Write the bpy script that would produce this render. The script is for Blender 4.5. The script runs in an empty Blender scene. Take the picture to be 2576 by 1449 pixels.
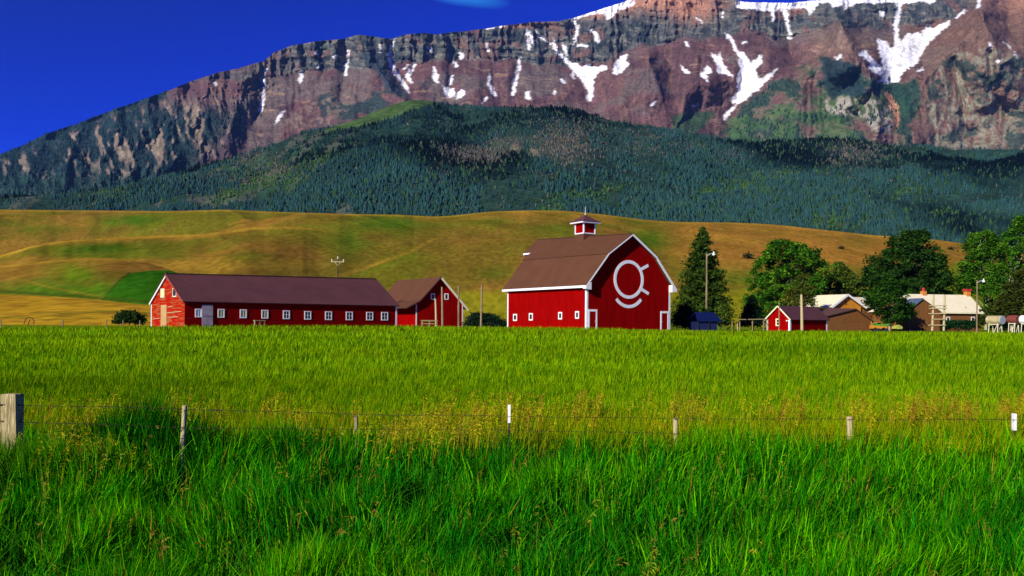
import bpy, bmesh, math, random
import numpy as np
from mathutils import Vector, Matrix

random.seed(7)
RNG = np.random.default_rng(11)
S = bpy.context.scene
COL = S.collection

# ------------------------------------------------------------------ camera
# photograph measured on a 2576 x 1449 sheet; F = focal length in those units
F, CX, HY, CZ = 2150.0, 1288.0, 809.0, 1.0
ROLL = 0.0075
cam_d = bpy.data.cameras.new("camera")
cam = bpy.data.objects.new("camera", cam_d)
COL.objects.link(cam)
cam_d.sensor_width = 36.0
cam_d.lens = F / 2576.0 * 36.0
cam_d.shift_y = (HY - 724.5) / 2576.0
cam_d.clip_start = 0.1
cam_d.clip_end = 40000
cr, sr = math.cos(ROLL), math.sin(ROLL)
cam.matrix_world = Matrix(((cr, -sr, 0, 0), (0, 0, -1, 0), (sr, cr, 0, CZ), (0, 0, 0, 1)))
S.camera = cam

# ------------------------------------------------------------------ light
SUN_EL = math.radians(25)
sx, sy = -0.643, -0.766
sun_dir = Vector((sx * math.cos(SUN_EL), sy * math.cos(SUN_EL), math.sin(SUN_EL))).normalized()
sd = bpy.data.lights.new("sun", 'SUN')
sd.energy = 4.8
sd.angle = math.radians(0.5)
sd.color = (1.0, 0.93, 0.80)
so = bpy.data.objects.new("sun", sd)
COL.objects.link(so)
so.rotation_euler = sun_dir.to_track_quat('Z', 'Y').to_euler()

W = bpy.data.worlds.new("World")
S.world = W
W.use_nodes = True
nt = W.node_tree
nt.nodes.clear()
sky = nt.nodes.new("ShaderNodeTexSky")
sky.sky_type = 'NISHITA'
sky.sun_disc = False
sky.sun_elevation = SUN_EL
sky.sun_rotation = math.atan2(sx, sy)
sky.altitude = 1300
sky.air_density = 1.0
sky.dust_density = 0.05
sky.ozone_density = 5.0
gam = nt.nodes.new("ShaderNodeGamma")
gam.inputs['Gamma'].default_value = 1.8
mul = nt.nodes.new("ShaderNodeMix")
mul.data_type = 'RGBA'
mul.blend_type = 'MULTIPLY'
mul.inputs[0].default_value = 1.0
mul.inputs[7].default_value = (0.03, 0.10, 0.58, 1)
bg = nt.nodes.new("ShaderNodeBackground")
bg.inputs['Strength'].default_value = 0.05
wo = nt.nodes.new("ShaderNodeOutputWorld")
nt.links.new(sky.outputs[0], gam.inputs[0])
nt.links.new(gam.outputs[0], mul.inputs[6])
# a thin wisp of cloud above the left end of the peak
tcw = nt.nodes.new("ShaderNodeTexCoord")
wn = nt.nodes.new("ShaderNodeTexNoise")
wn.inputs['Scale'].default_value = 9.0
wn.inputs['Detail'].default_value = 5.0
mpw = nt.nodes.new("ShaderNodeMapping")
mpw.vector_type = 'TEXTURE'
wd_ = Vector((-0.067, 1.0, 0.383)).normalized()
mpw.inputs['Location'].default_value = wd_
mpw.inputs['Scale'].default_value = (0.040, 0.5, 0.0085)
mpw.inputs['Rotation'].default_value = (0, math.radians(8), 0)
nt.links.new(tcw.outputs['Generated'], mpw.inputs[0])
nt.links.new(tcw.outputs['Generated'], wn.inputs['Vector'])
ln = nt.nodes.new("ShaderNodeVectorMath"); ln.operation = 'LENGTH'
nt.links.new(mpw.outputs[0], ln.inputs[0])
ad = nt.nodes.new("ShaderNodeMath"); ad.operation = 'ADD'
nt.links.new(ln.outputs['Value'], ad.inputs[0]); nt.links.new(wn.outputs[0], ad.inputs[1])
mr = nt.nodes.new("ShaderNodeMapRange")
mr.inputs[1].default_value = 1.9; mr.inputs[2].default_value = 0.5; mr.inputs[3].default_value = 0.0; mr.inputs[4].default_value = 0.75
nt.links.new(ad.outputs[0], mr.inputs[0])
mxw = nt.nodes.new("ShaderNodeMix"); mxw.data_type = 'RGBA'
nt.links.new(mr.outputs[0], mxw.inputs[0])
nt.links.new(mul.outputs[2], mxw.inputs[6])
mxw.inputs[7].default_value = (0.6, 6.5, 17.0, 1)
nt.links.new(mxw.outputs[2], bg.inputs[0])
nt.links.new(bg.outputs[0], wo.inputs[0])

S.view_settings.view_transform = 'Standard'
S.view_settings.look = 'None'
S.view_settings.exposure = 0.35
S.view_settings.gamma = 1.0
S.view_settings.use_curve_mapping = False
S.cycles.max_bounces = 6
S.cycles.diffuse_bounces = 2
S.cycles.transmission_bounces = 3

# ------------------------------------------------------------------ helpers: projection, noise
def yh(x):
    return HY + ROLL * (x - CX)

def P(x, y, d):
    """point at depth d seen at sheet position x, y"""
    a, b = (x - CX) / F, (HY - y) / F
    return Vector(((a * cr - b * sr) * d, d, CZ + (a * sr + b * cr) * d))

def Pn(x, y, d):
    a, b = (x - CX) / F, (HY - y) / F
    return np.stack([(a * cr - b * sr) * d, d + 0 * a, CZ + (a * sr + b * cr) * d], -1)

def project(v):
    X, Y, Z = v[..., 0], v[..., 1], v[..., 2] - CZ
    return CX + (X * cr + Z * sr) / Y * F, HY - (-X * sr + Z * cr) / Y * F

TAB = RNG.random((256, 256))

def vnoise(x, y, seed=0):
    x = np.asarray(x, float) + seed * 37.17
    y = np.asarray(y, float) + seed * 11.73
    xi, yi = np.floor(x).astype(int), np.floor(y).astype(int)
    fx, fy = x - xi, y - yi
    fx = fx * fx * fx * (fx * (fx * 6 - 15) + 10)
    fy = fy * fy * fy * (fy * (fy * 6 - 15) + 10)
    a, b = TAB[xi & 255, yi & 255], TAB[(xi + 1) & 255, yi & 255]
    c, d = TAB[xi & 255, (yi + 1) & 255], TAB[(xi + 1) & 255, (yi + 1) & 255]
    return a + (b - a) * fx + (c - a) * fy + (a - b - c + d) * fx * fy

def fbm(x, y, o=4, seed=0):
    s, a, t = 0.0, 1.0, 0.0
    for k in range(o):
        s = s + a * vnoise(x * 2 ** k, y * 2 ** k, seed + k * 3)
        t += a
        a *= 0.5
    return s / t

def ridged(x, y, o=4, seed=0):
    s, a, t = 0.0, 1.0, 0.0
    for k in range(o):
        s = s + a * (1 - np.abs(2 * vnoise(x * 2 ** k, y * 2 ** k, seed + k * 3) - 1))
        t += a
        a *= 0.5
    return s / t

def sstep(a, b, x):
    t = np.clip((x - a) / (b - a), 0, 1)
    return t * t * (3 - 2 * t)

def line(pts, x):
    p = np.array(pts, float)
    return np.interp(x, p[:, 0], p[:, 1])

def inpoly(px, py, poly):
    r = np.zeros(px.shape, bool)
    n = len(poly)
    for i in range(n):
        x1, y1 = poly[i]
        x2, y2 = poly[(i + 1) % n]
        if y1 == y2:
            continue
        c = ((y1 > py) != (y2 > py)) & (px < (x2 - x1) * (py - y1) / (y2 - y1) + x1)
        r ^= c
    return r

def blob(x, y, cx, cy, rx, ry):
    return np.exp(-(((x - cx) / rx) ** 2 + ((y - cy) / ry) ** 2))

def mixc(c, d, m):
    return c + (np.asarray(d, float) - c) * m[..., None]

# ------------------------------------------------------------------ helpers: objects
def tag(o, label=None, cat=None, group=None, kind=None):
    if label: o['label'] = label
    if cat: o['category'] = cat
    if group: o['group'] = group
    if kind: o['kind'] = kind
    return o

def link(name, me, mat, parent=None):
    o = bpy.data.objects.new(name, me)
    COL.objects.link(o)
    if mat is not None:
        me.materials.append(mat)
    if parent is not None:
        o.parent = parent
    return o

def empty(name, loc, rz, label, cat, group=None):
    o = bpy.data.objects.new(name, None)
    COL.objects.link(o)
    o.location = loc
    o.rotation_euler = (0, 0, rz)
    o.empty_display_size = 0.3
    return tag(o, label, cat, group)

def npmesh(name, V, T, mat, parent=None, col=None, smooth=False):
    """V (n,3), T (m,k) faces of k corners each, col (n,3)"""
    me = bpy.data.meshes.new(name)
    V = np.ascontiguousarray(V, np.float32)
    T = np.ascontiguousarray(T, np.int32)
    k = T.shape[1]
    me.vertices.add(len(V))
    me.vertices.foreach_set("co", V.ravel())
    me.loops.add(T.size)
    me.loops.foreach_set("vertex_index", T.ravel())
    me.polygons.add(len(T))
    me.polygons.foreach_set("loop_start", np.arange(0, T.size, k, dtype=np.int32))
    me.update(calc_edges=True)
    if smooth:
        me.polygons.foreach_set("use_smooth", np.ones(len(T), bool))
    else:
        me.polygons.foreach_set("use_smooth", np.zeros(len(T), bool))
    if col is not None:
        at = me.attributes.new("col", 'FLOAT_COLOR', 'POINT')
        c = np.ones((len(V), 4), np.float32)
        c[:, :3] = col
        at.data.foreach_set("color", c.ravel())
    me.update()
    return link(name, me, mat, parent)

def grid_faces(nr, nc):
    i = np.arange(nr * nc).reshape(nr, nc)
    return np.stack([i[:-1, :-1], i[:-1, 1:], i[1:, 1:], i[1:, :-1]], -1).reshape(-1, 4)

def bm_obj(name, bm, mat, parent=None, smooth=False):
    me = bpy.data.meshes.new(name)
    bmesh.ops.recalc_face_normals(bm, faces=bm.faces)
    bm.to_mesh(me)
    bm.free()
    if smooth:
        for p in me.polygons: p.use_smooth = True
    return link(name, me, mat, parent)

def box(bm, a, b):
    a, b = Vector(a), Vector(b)
    vs = [bm.verts.new((x, y, z)) for z in (a.z, b.z) for y in (a.y, b.y) for x in (a.x, b.x)]
    for f in ((0, 2, 3, 1), (4, 5, 7, 6), (0, 1, 5, 4), (1, 3, 7, 5), (3, 2, 6, 7), (2, 0, 4, 6)):
        bm.faces.new([vs[i] for i in f])

def beam(bm, p, q, w, h, up=(0, 0, 1)):
    p, q = Vector(p), Vector(q)
    d = (q - p).normalized()
    s = d.cross(Vector(up))
    if s.length < 1e-4: s = d.cross(Vector((1, 0, 0)))
    s.normalize()
    u = s.cross(d).normalized()
    vs = []
    for c in (p, q):
        for i, j in ((-1, -1), (1, -1), (1, 1), (-1, 1)):
            vs.append(bm.verts.new(c + s * (i * w / 2) + u * (j * h / 2)))
    for f in ((0, 1, 2, 3), (7, 6, 5, 4), (0, 4, 5, 1), (1, 5, 6, 2), (2, 6, 7, 3), (3, 7, 4, 0)):
        bm.faces.new([vs[i] for i in f])

def tube(bm, pts, rad, seg=8, cap=True):
    pts = [Vector(p) for p in pts]
    rings = []
    for i, p in enumerate(pts):
        d = (pts[min(i + 1, len(pts) - 1)] - pts[max(i - 1, 0)]).normalized()
        s = d.cross(Vector((0, 0, 1)))
        if s.length < 1e-3: s = Vector((1, 0, 0))
        s.normalize()
        u = s.cross(d)
        r = rad[i] if isinstance(rad, (list, tuple)) else rad
        rings.append([bm.verts.new(p + (s * math.cos(2 * math.pi * k / seg) + u * math.sin(2 * math.pi * k / seg)) * r) for k in range(seg)])
    for a, b in zip(rings, rings[1:]):
        for k in range(seg):
            bm.faces.new((a[k], a[(k + 1) % seg], b[(k + 1) % seg], b[k]))
    if cap:
        bm.faces.new(rings[0][::-1])
        bm.faces.new(rings[-1])

def extr(bm, prof, fn, lo, hi):
    """closed 2-D profile swept from lo to hi; fn(p, q, s) gives the 3-D point"""
    a = [bm.verts.new(fn(p, q, lo)) for p, q in prof]
    b = [bm.verts.new(fn(p, q, hi)) for p, q in prof]
    n = len(prof)
    for i in range(n):
        bm.faces.new((a[i], a[(i + 1) % n], b[(i + 1) % n], b[i]))
    bm.faces.new(a[::-1])
    bm.faces.new(b)

def hexa(bm, c):
    """slab from 4 top corners and 4 bottom corners"""
    vs = [bm.verts.new(p) for p in c]
    for f in ((0, 1, 2, 3), (7, 6, 5, 4), (0, 4, 5, 1), (1, 5, 6, 2), (2, 6, 7, 3), (3, 7, 4, 0)):
        bm.faces.new([vs[i] for i in f])

def slab(bm, a, b, c, d, t):
    """a..d corners of the outer face, thickness t inward (downward)"""
    a, b, c, d = map(Vector, (a, b, c, d))
    n = (b - a).cross(d - a).normalized()
    if n.z < 0: n = -n
    hexa(bm, [a, b, c, d] + [p - n * t for p in (a, b, c, d)])

# ------------------------------------------------------------------ materials
def mat_new(name):
    m = bpy.data.materials.new(name)
    m.use_nodes = True
    n = m.node_tree
    n.nodes.clear()
    out = n.nodes.new("ShaderNodeOutputMaterial")
    return m, n, out

def add_noise(n, scale, detail=4, coord='Object', stretch=None):
    tc = n.nodes.new("ShaderNodeTexCoord")
    no = n.nodes.new("ShaderNodeTexNoise")
    no.inputs['Scale'].default_value = scale
    no.inputs['Detail'].default_value = detail
    if stretch:
        mp = n.nodes.new("ShaderNodeMapping")
        mp.inputs['Scale'].default_value = stretch
        n.links.new(tc.outputs[coord], mp.inputs[0])
        n.links.new(mp.outputs[0], no.inputs['Vector'])
    else:
        n.links.new(tc.outputs[coord], no.inputs['Vector'])
    return no

def ramp(n, fac, stops):
    r = n.nodes.new("ShaderNodeValToRGB")
    e = r.color_ramp.elements
    e[0].position, e[0].color = stops[0][0], (*stops[0][1], 1)
    e[1].position, e[1].color = stops[-1][0], (*stops[-1][1], 1)
    for p, c in stops[1:-1]:
        k = e.new(p)
        k.color = (*c, 1)
    n.links.new(fac, r.inputs[0])
    return r

def mat_plain(name, c, c2=None, scale=3.0, rough=0.7, bump=0.0, stretch=None, metal=0.0, wave=None, spec=0.3, lo=0.35, hi=0.7):
    m, n, out = mat_new(name)
    b = n.nodes.new("ShaderNodeBsdfPrincipled")
    b.inputs['Roughness'].default_value = rough
    b.inputs['Metallic'].default_value = metal
    b.inputs['Specular IOR Level'].default_value = spec
    no = add_noise(n, scale, 5, 'Object', stretch)
    c2 = c2 or tuple(v * 0.8 for v in c)
    r = ramp(n, no.outputs[0], [(lo, c2), (hi, c)])
    n.links.new(r.outputs[0], b.inputs['Base Color'])
    h = no.outputs[0]
    if wave:
        axis, period, amt = wave
        tc = n.nodes.new("ShaderNodeTexCoord")
        w = n.nodes.new("ShaderNodeTexWave")
        w.bands_direction = axis
        w.wave_profile = 'SAW'
        w.inputs['Scale'].default_value = 1.0 / period * 0.31831 * math.pi / 2 * 0.2 * 10 / 3.14159
        n.links.new(tc.outputs['Object'], w.inputs['Vector'])
        bp = n.nodes.new("ShaderNodeBump")
        bp.inputs['Strength'].default_value = amt
        bp.inputs['Distance'].default_value = 0.03
        n.links.new(w.outputs['Fac'], bp.inputs['Height'])
        n.links.new(bp.outputs[0], b.inputs['Normal'])
    elif bump:
        bp = n.nodes.new("ShaderNodeBump")
        bp.inputs['Strength'].default_value = bump
        bp.inputs['Distance'].default_value = 0.05
        n.links.new(h, bp.inputs['Height'])
        n.links.new(bp.outputs[0], b.inputs['Normal'])
    n.links.new(b.outputs[0], out.inputs[0])
    return m

def mat_attr(name, scale=1.0, amt=0.3, bump=0.0, bdist=1.0, stretch=None, scale2=None, amt2=0.25):
    """colour from the 'col' attribute, broken up by noise"""
    m, n, out = mat_new(name)
    b = n.nodes.new("ShaderNodeBsdfDiffuse")
    at = n.nodes.new("ShaderNodeAttribute")
    at.attribute_name = "col"
    no = add_noise(n, scale, 6, 'Object', stretch)
    r = ramp(n, no.outputs[0], [(0.25, (1 - amt,) * 3), (0.75, (1 + amt,) * 3)])
    mx = n.nodes.new("ShaderNodeMix")
    mx.data_type = 'RGBA'
    mx.blend_type = 'MULTIPLY'
    mx.inputs[0].default_value = 1
    n.links.new(at.outputs['Color'], mx.inputs[6])
    n.links.new(r.outputs[0], mx.inputs[7])
    last = mx.outputs[2]
    if scale2:
        n2 = add_noise(n, scale2, 3, 'Object', stretch)
        r2 = ramp(n, n2.outputs[0], [(0.3, (1 - amt2,) * 3), (0.7, (1 + amt2,) * 3)])
        m2 = n.nodes.new("ShaderNodeMix")
        m2.data_type = 'RGBA'
        m2.blend_type = 'MULTIPLY'
        m2.inputs[0].default_value = 1
        n.links.new(last, m2.inputs[6])
        n.links.new(r2.outputs[0], m2.inputs[7])
        last = m2.outputs[2]
    n.links.new(last, b.inputs['Color'])
    if bump:
        bp = n.nodes.new("ShaderNodeBump")
        bp.inputs['Strength'].default_value = bump
        bp.inputs['Distance'].default_value = bdist
        n.links.new(no.outputs[0], bp.inputs['Height'])
        n.links.new(bp.outputs[0], b.inputs['Normal'])
    n.links.new(b.outputs[0], out.inputs[0])
    return m

def mat_leaf(name, trans=0.35, gloss=0.0):
    m, n, out = mat_new(name)
    at = n.nodes.new("ShaderNodeAttribute")
    at.attribute_name = "col"
    d = n.nodes.new("ShaderNodeBsdfDiffuse")
    t = n.nodes.new("ShaderNodeBsdfTranslucent")
    mx = n.nodes.new("ShaderNodeMixShader")
    mx.inputs[0].default_value = trans
    n.links.new(at.outputs['Color'], d.inputs[0])
    n.links.new(at.outputs['Color'], t.inputs[0])
    n.links.new(d.outputs[0], mx.inputs[1])
    n.links.new(t.outputs[0], mx.inputs[2])
    last = mx
    if gloss:
        g = n.nodes.new("ShaderNodeBsdfGlossy")
        g.inputs['Roughness'].default_value = 0.45
        m2 = n.nodes.new("ShaderNodeMixShader")
        m2.inputs[0].default_value = gloss
        n.links.new(mx.outputs[0], m2.inputs[1])
        n.links.new(g.outputs[0], m2.inputs[2])
        last = m2
    n.links.new(last.outputs[0], out.inputs[0])
    return m

M = {}
M['rock'] = mat_attr("mountain_rock", 0.014, 0.30, 0.9, 20.0, None, 0.06, 0.36)
M['hill'] = mat_attr("hill_grass", 0.06, 0.22, 0.4, 2.0, (1, 0.35, 1), 0.5, 0.30)
M['soil'] = mat_attr("field_ground", 1.5, 0.3)
M['blade'] = mat_leaf("grass_blade", 0.35)
M['leaf'] = mat_leaf("tree_leaf", 0.30)
M['conifer'] = mat_leaf("conifer_needles", 0.12)
M['red'] = mat_plain("red_barn_boards", (0.30, 0.0016, 0.0014), (0.215, 0.001, 0.001), 1.3, 0.85, wave=('Z', 0.24, 0.9), spec=0.0, stretch=(1.2, 1.2, 0.22), lo=.3, hi=.62)
M['redfront'] = mat_plain("scuffed_red_boards", (0.36, 0.05, 0.045), (0.25, 0.0015, 0.0015), 1.6, 0.85, wave=('Z', 0.24, 0.9), spec=0.0, stretch=(.55, .55, 5), lo=.60, hi=.74)
M['redold'] = mat_plain("weathered_red_boards", (0.36, 0.010, 0.004), (0.30, 0.105, 0.03), 0.9, 0.85, stretch=(0.5, 0.5, 5), spec=0.0, lo=0.36, hi=0.52)
M['roof'] = mat_plain("brown_metal_roof", (0.118, 0.050, 0.025), (0.100, 0.043, 0.022), 0.5, 0.7, spec=0.05)
M['roofp'] = mat_plain("plum_ribbed_metal_roof", (0.112, 0.044, 0.046), (0.094, 0.037, 0.039), 0.5, 0.65, spec=0.08)
M['white'] = mat_plain("white_paint", (0.88, 0.86, 0.82), (0.76, 0.74, 0.70), 2.0, 0.6)
M['cream'] = mat_plain("cream_metal_roof", (0.82, 0.75, 0.50), (0.76, 0.69, 0.45), 0.5, 0.5)
M['pane'] = mat_plain("dark_window_glass", (0.006, 0.006, 0.006), (0.012, 0.012, 0.01), 4, 0.25, spec=0.4)
M['curtain'] = mat_plain("yellowed_window_boards", (0.42, 0.40, 0.14), (0.22, 0.22, 0.07), 3, 0.7, stretch=(9, 9, 0.4))
M['palepane'] = mat_plain("pale_window_boards", (0.62, 0.66, 0.60), (0.35, 0.42, 0.42), 3, 0.7, stretch=(9, 9, 0.4))
M['greydoor'] = mat_plain("grey_weathered_door", (0.42, 0.34, 0.36), (0.30, 0.22, 0.25), 2, 0.8)
M['tan'] = mat_plain("tan_plywood", (0.50, 0.33, 0.13), (0.40, 0.24, 0.08), 2, 0.8)
M['wood'] = mat_plain("grey_weathered_wood", (0.34, 0.27, 0.13), (0.16, 0.115, 0.06), 5, 0.9, 0.5, (6, 6, 0.7))
M['palewood'] = mat_plain("pale_weathered_wood", (0.60, 0.50, 0.24), (0.36, 0.28, 0.13), 6, 0.9, 0.5, (8, 8, 0.9))
M['bark'] = mat_plain("bark", (0.10, 0.07, 0.045), (0.05, 0.035, 0.025), 4, 0.95, 0.6, (4, 4, 0.8))
M['palebark'] = mat_plain("pale_poplar_bark", (0.50, 0.46, 0.34), (0.30, 0.27, 0.19), 3, 0.9, 0.4, (3, 3, 0.8))
M['blue'] = mat_plain("blue_tarpaulin", (0.003, 0.010, 0.075), (0.003, 0.008, 0.055), 1, 0.5)
M['bluegrey'] = mat_plain("blue_grey_roof", (0.10, 0.14, 0.20), (0.06, 0.09, 0.14), 1, 0.5)
M['brown'] = mat_plain("brown_boards", (0.20, 0.080, 0.016), (0.15, 0.058, 0.013), 1.2, 0.8, stretch=(3, 3, 0.4))
M['brownroof'] = mat_plain("brown_shingles", (0.115, 0.052, 0.038), (0.08, 0.038, 0.03), 2.5, 0.9)
M['orange'] = mat_plain("orange_brown_siding", (0.58, 0.24, 0.012), (0.50, 0.20, 0.012), 1, 0.8)
M['brick'] = mat_plain("orange_brick", (0.62, 0.26, 0.035), (0.45, 0.15, 0.025), 4, 0.9)
M['redcap'] = mat_plain("red_chimney_cap", (0.50, 0.03, 0.02), (0.36, 0.02, 0.02), 3, 0.8)
M['tank'] = mat_plain("weathered_silver_tank", (0.52, 0.46, 0.24), (0.34, 0.27, 0.12), 1.5, 0.5, metal=0.0)
M['tankend'] = mat_plain("grey_tank_end", (0.30, 0.33, 0.36), (0.24, 0.26, 0.28), 1.5, 0.6)
M['rust'] = mat_plain("rusty_steel", (0.16, 0.055, 0.02), (0.07, 0.03, 0.015), 4, 0.9)
M['oldred'] = mat_plain("faded_oxide_red", (0.24, 0.045, 0.035), (0.13, 0.035, 0.02), 2, 0.8)
M['wire'] = mat_plain("dark_fence_wire", (0.035, 0.022, 0.012), (0.02, 0.014, 0.008), 8, 0.6)
M['corner'] = mat_plain("pale_grey_weathered_timber", (0.56, 0.47, 0.20), (0.24, 0.18, 0.08), 6, 0.9, 0.6, (7, 7, 0.8))
M['tpost'] = mat_plain("dark_green_steel_post", (0.03, 0.05, 0.02), (0.02, 0.03, 0.014), 8, 0.6)
M['green'] = mat_plain("green_machine_paint", (0.08, 0.34, 0.02), (0.05, 0.22, 0.02), 3, 0.5)
M['yellow'] = mat_plain("yellow_green_hay", (0.34, 0.36, 0.05), (0.24, 0.26, 0.04), 3, 0.8)
M['black'] = mat_plain("black_rubber", (0.02, 0.02, 0.02), (0.012, 0.012, 0.012), 3, 0.7)
M['ceramic'] = mat_plain("white_insulator", (0.75, 0.72, 0.62), (0.6, 0.58, 0.5), 5, 0.3)
M['metal'] = mat_plain("galvanised_metal", (0.55, 0.55, 0.52), (0.4, 0.4, 0.38), 5, 0.5)

# ------------------------------------------------------------------ ground
GP = [(-60, -1.2), (0, -1.75), (5, -1.95), (8, -1.92), (12.8, -1.66), (16, -1.60), (25, -1.38), (40, -1.02), (60, -0.62), (85, -0.22), (110, 0.0), (140, 0.03), (9000, 0.05)]

def gz(X, Y):
    X, Y = np.asarray(X, float), np.asarray(Y, float)
    z = np.interp(Y, [p[0] for p in GP], [p[1] for p in GP])
    z2 = np.interp(Y + 4, [p[0] for p in GP], [p[1] for p in GP])
    z3 = np.interp(Y - 4, [p[0] for p in GP], [p[1] for p in GP])
    z = np.where(Y > 22, (z + z2 + z3) / 3, z)
    far = sstep(70, 100, Y) * (1 - sstep(400, 600, Y))
    z = z + far * 0.15 * np.exp(-((X + 22) / 22.0) ** 2)
    z = z - sstep(112, 135, Y) * sstep(22, 40, X) * (1 - sstep(230, 260, Y)) * 0.5
    z = z + 0.07 * (fbm(X * 0.5, Y * 0.5, 3, 5) - 0.5) * (1 - sstep(15, 25, Y))
    return z

def gzf(x, y):
    return float(gz(np.array([x]), np.array([y]))[0])

def edge_depth(x):
    return line([(-600, 80), (0, 85), (300, 93), (465, 96), (800, 103), (1100, 107), (1475, 112), (1600, 100), (1700, 93), (2000, 99), (2300, 98), (2576, 100), (3200, 100)], x)

gy = np.concatenate([np.linspace(-60, 4, 20), np.linspace(5, 24, 60), np.linspace(25, 150, 90), np.linspace(155, 400, 40), np.geomspace(420, 9000, 40)])
gx = np.concatenate([-np.geomspace(9000, 170, 40), np.linspace(-160, 160, 200), np.geomspace(170, 9000, 40)])
GX, GY = np.meshgrid(gx, gy)
GZ = gz(GX, GY)
c = np.zeros(GX.shape + (3,))
c[:] = (0.065, 0.115, 0.006)
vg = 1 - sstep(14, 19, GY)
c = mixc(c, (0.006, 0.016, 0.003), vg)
c = mixc(c, (0.14, 0.21, 0.008), sstep(60, 100, GY))
c *= (0.8 + 0.4 * fbm(GX * 0.2, GY * 0.2, 4, 9))[..., None]
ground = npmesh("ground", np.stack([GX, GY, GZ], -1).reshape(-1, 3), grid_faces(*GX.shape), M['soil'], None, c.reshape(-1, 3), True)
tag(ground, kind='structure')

# ------------------------------------------------------------------ hills (real land with its own depth)
def hill_layer(name, sky_pts, d0_pts, d1_pts, x0, x1, nc, nr, colfn, seed, zb=-2.5, pw=1.8, rough=1.0, settle=None):
    xs = np.linspace(x0, x1, nc)
    ys = line(sky_pts, xs)
    k = np.ones(9) / 9
    ys = np.convolve(np.pad(ys, 4, mode='edge'), k, 'valid')
    d0, d1 = line(d0_pts, xs), line(d1_pts, xs)
    t = np.concatenate([np.linspace(0, 1, nr), 1 + np.linspace(0.05, 0.8, 12)])[:, None]
    D = d0 + (d1 - d0) * t
    crest = Pn(xs, ys, d1)[..., 2]
    g = np.where(t <= 1, 1 - (1 - np.minimum(t, 1)) ** pw, 1 - (np.maximum(t, 1) - 1) ** 1.6 * 0.9)
    az = (xs - CX) / F
    X = az * D
    Z = zb + (crest - zb) * g
    amp = rough * np.clip(t, 0, 1) * (1 - 0.7 * np.clip(t, 0, 1) ** 3)
    Z = Z + amp * (30 * (fbm(X / 120.0, D / 170.0, 2, seed) - 0.5) + 7 * (ridged(X / 42.0 + D / 90.0, D / 150.0, 3, seed + 4) - 0.6) + 1.0 * (fbm(X / 8.0, D / 8.0, 3, seed + 8) - .5))
    V = np.stack([X, D + 0 * X, Z], -1)
    for _ in range(3):                                   # crest of every column brought onto the traced skyline
        px, py = project(V)
        top = py.min(0)
        f = (yh(xs) - ys) / np.maximum(yh(xs) - top, 1e-3)
        V[..., 2] = CZ + (V[..., 2] - CZ) * np.where(V[..., 2] > CZ, f, 1)
    px, py = project(V)
    if settle:
        m_ = sstep(settle[0], settle[1], xs)
        for j in np.nonzero(m_ > 0)[0]:
            qf = (xs[j] + 700) / 4000 * 699
            q = int(qf)
            db = 0
            for q_, w_ in ((q, 1 - (qf - q)), (q + 1, qf - q)):
                o_ = np.argsort(BPY[:260, q_])
                db = db + w_ * np.interp(py[:, j], BPY[:260, q_][o_], BV[:260, q_, 1][o_])
            dn = V[:, j, 1] + (db + 2.5 * m_[j] + max(0, xs[j] - settle[1]) * .05 - V[:, j, 1]) * m_[j]
            V[:, j] = Pn(px[:, j], py[:, j], dn)
    c = colfn(px, py, V)
    o = npmesh(name, V.reshape(-1, 3), grid_faces(*px.shape), M['hill'], None, np.clip(c, 0.001, 1).reshape(-1, 3), True)
    tag(o, kind='structure')
    return V, px, py, c

GOLD = np.array((0.240, 0.134, 0.017))
OLIVE = np.array((0.115, 0.122, 0.008))
GREEN = np.array((0.058, 0.120, 0.005))
LIME = np.array((0.115, 0.19, 0.006))
STRAW = np.array((0.33, 0.20, 0.018))

def hill_cols(px, py, V):
    X, D = V[..., 0], V[..., 1]
    n1 = fbm(X / 60.0, D / 60.0, 5, 21)
    n2 = fbm(X / 20.0, D / 90.0, 4, 25)
    c = np.zeros(px.shape + (3,)) + GOLD
    c = mixc(c, OLIVE, sstep(0.38, 0.58, n1) * 0.85)
    c = mixc(c, (0.17, 0.088, 0.014), sstep(0.5, 0.72, n2) * 0.5)
    return c

def back_cols(px, py, V):
    c = hill_cols(px, py, V)
    w = fbm(px / 40.0, py / 18.0, 4, 31)
    g = 0.0
    for (a, b, rx, ry, s) in ((330, 553, 95, 16, 1.0), (110, 580, 70, 26, .5), (980, 565, 85, 20, 1.0), (880, 615, 40, 45, .7), (1640, 605, 60, 40, .95), (1250, 560, 60, 15, .6), (1360, 570, 150, 20, .35), (2160, 605, 40, 22, .9), (1260, 690, 60, 20, .5), (2380, 700, 80, 60, .9), (1860, 700, 90, 40, .3), (1740, 600, 30, 14, .4)):
        g = np.maximum(g, s * blob(px, py, a, b, rx, ry))
    c = mixc(c, GREEN, np.clip(g * (0.45 + 1.3 * w) * 0.95, 0, 1))
    # the pale grassy track climbing the slope
    yt = line([(780, 725), (870, 690), (960, 660), (1040, 630), (1100, 595)], px)
    c = mixc(c, STRAW, np.exp(-((py - yt) / 4.5) ** 2) * ((px > 800) & (px < 1090)) * (0.3 + .7 * w))
    c = mixc(c, LIME, np.exp(-((py - yt - 12) / 7.0) ** 2) * ((px > 800) & (px < 1050)) * w * .8)
    # warmer ground to the right, olive hay ground at the foot
    c = mixc(c, (0.33, 0.155, 0.022), sstep(1600, 1800, px) * (1 - sstep(650, 700, py)) * (0.4 + 0.5 * w))
    c = mixc(c, (0.20, 0.19, 0.007), sstep(724, 742, py + 10 * (w - .5)) * 0.9)
    c = mixc(c, STRAW * 1.1, np.exp(-((py - line(SKY_BACK, px) - 2) / 2.5) ** 2) * 0.6)  # yellow crest highlight, as of backlit grass, painted into the colour
    c = mixc(c, LIME, sstep(2250, 2350, px) * sstep(640, 700, py) * .6)
    return c

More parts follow.
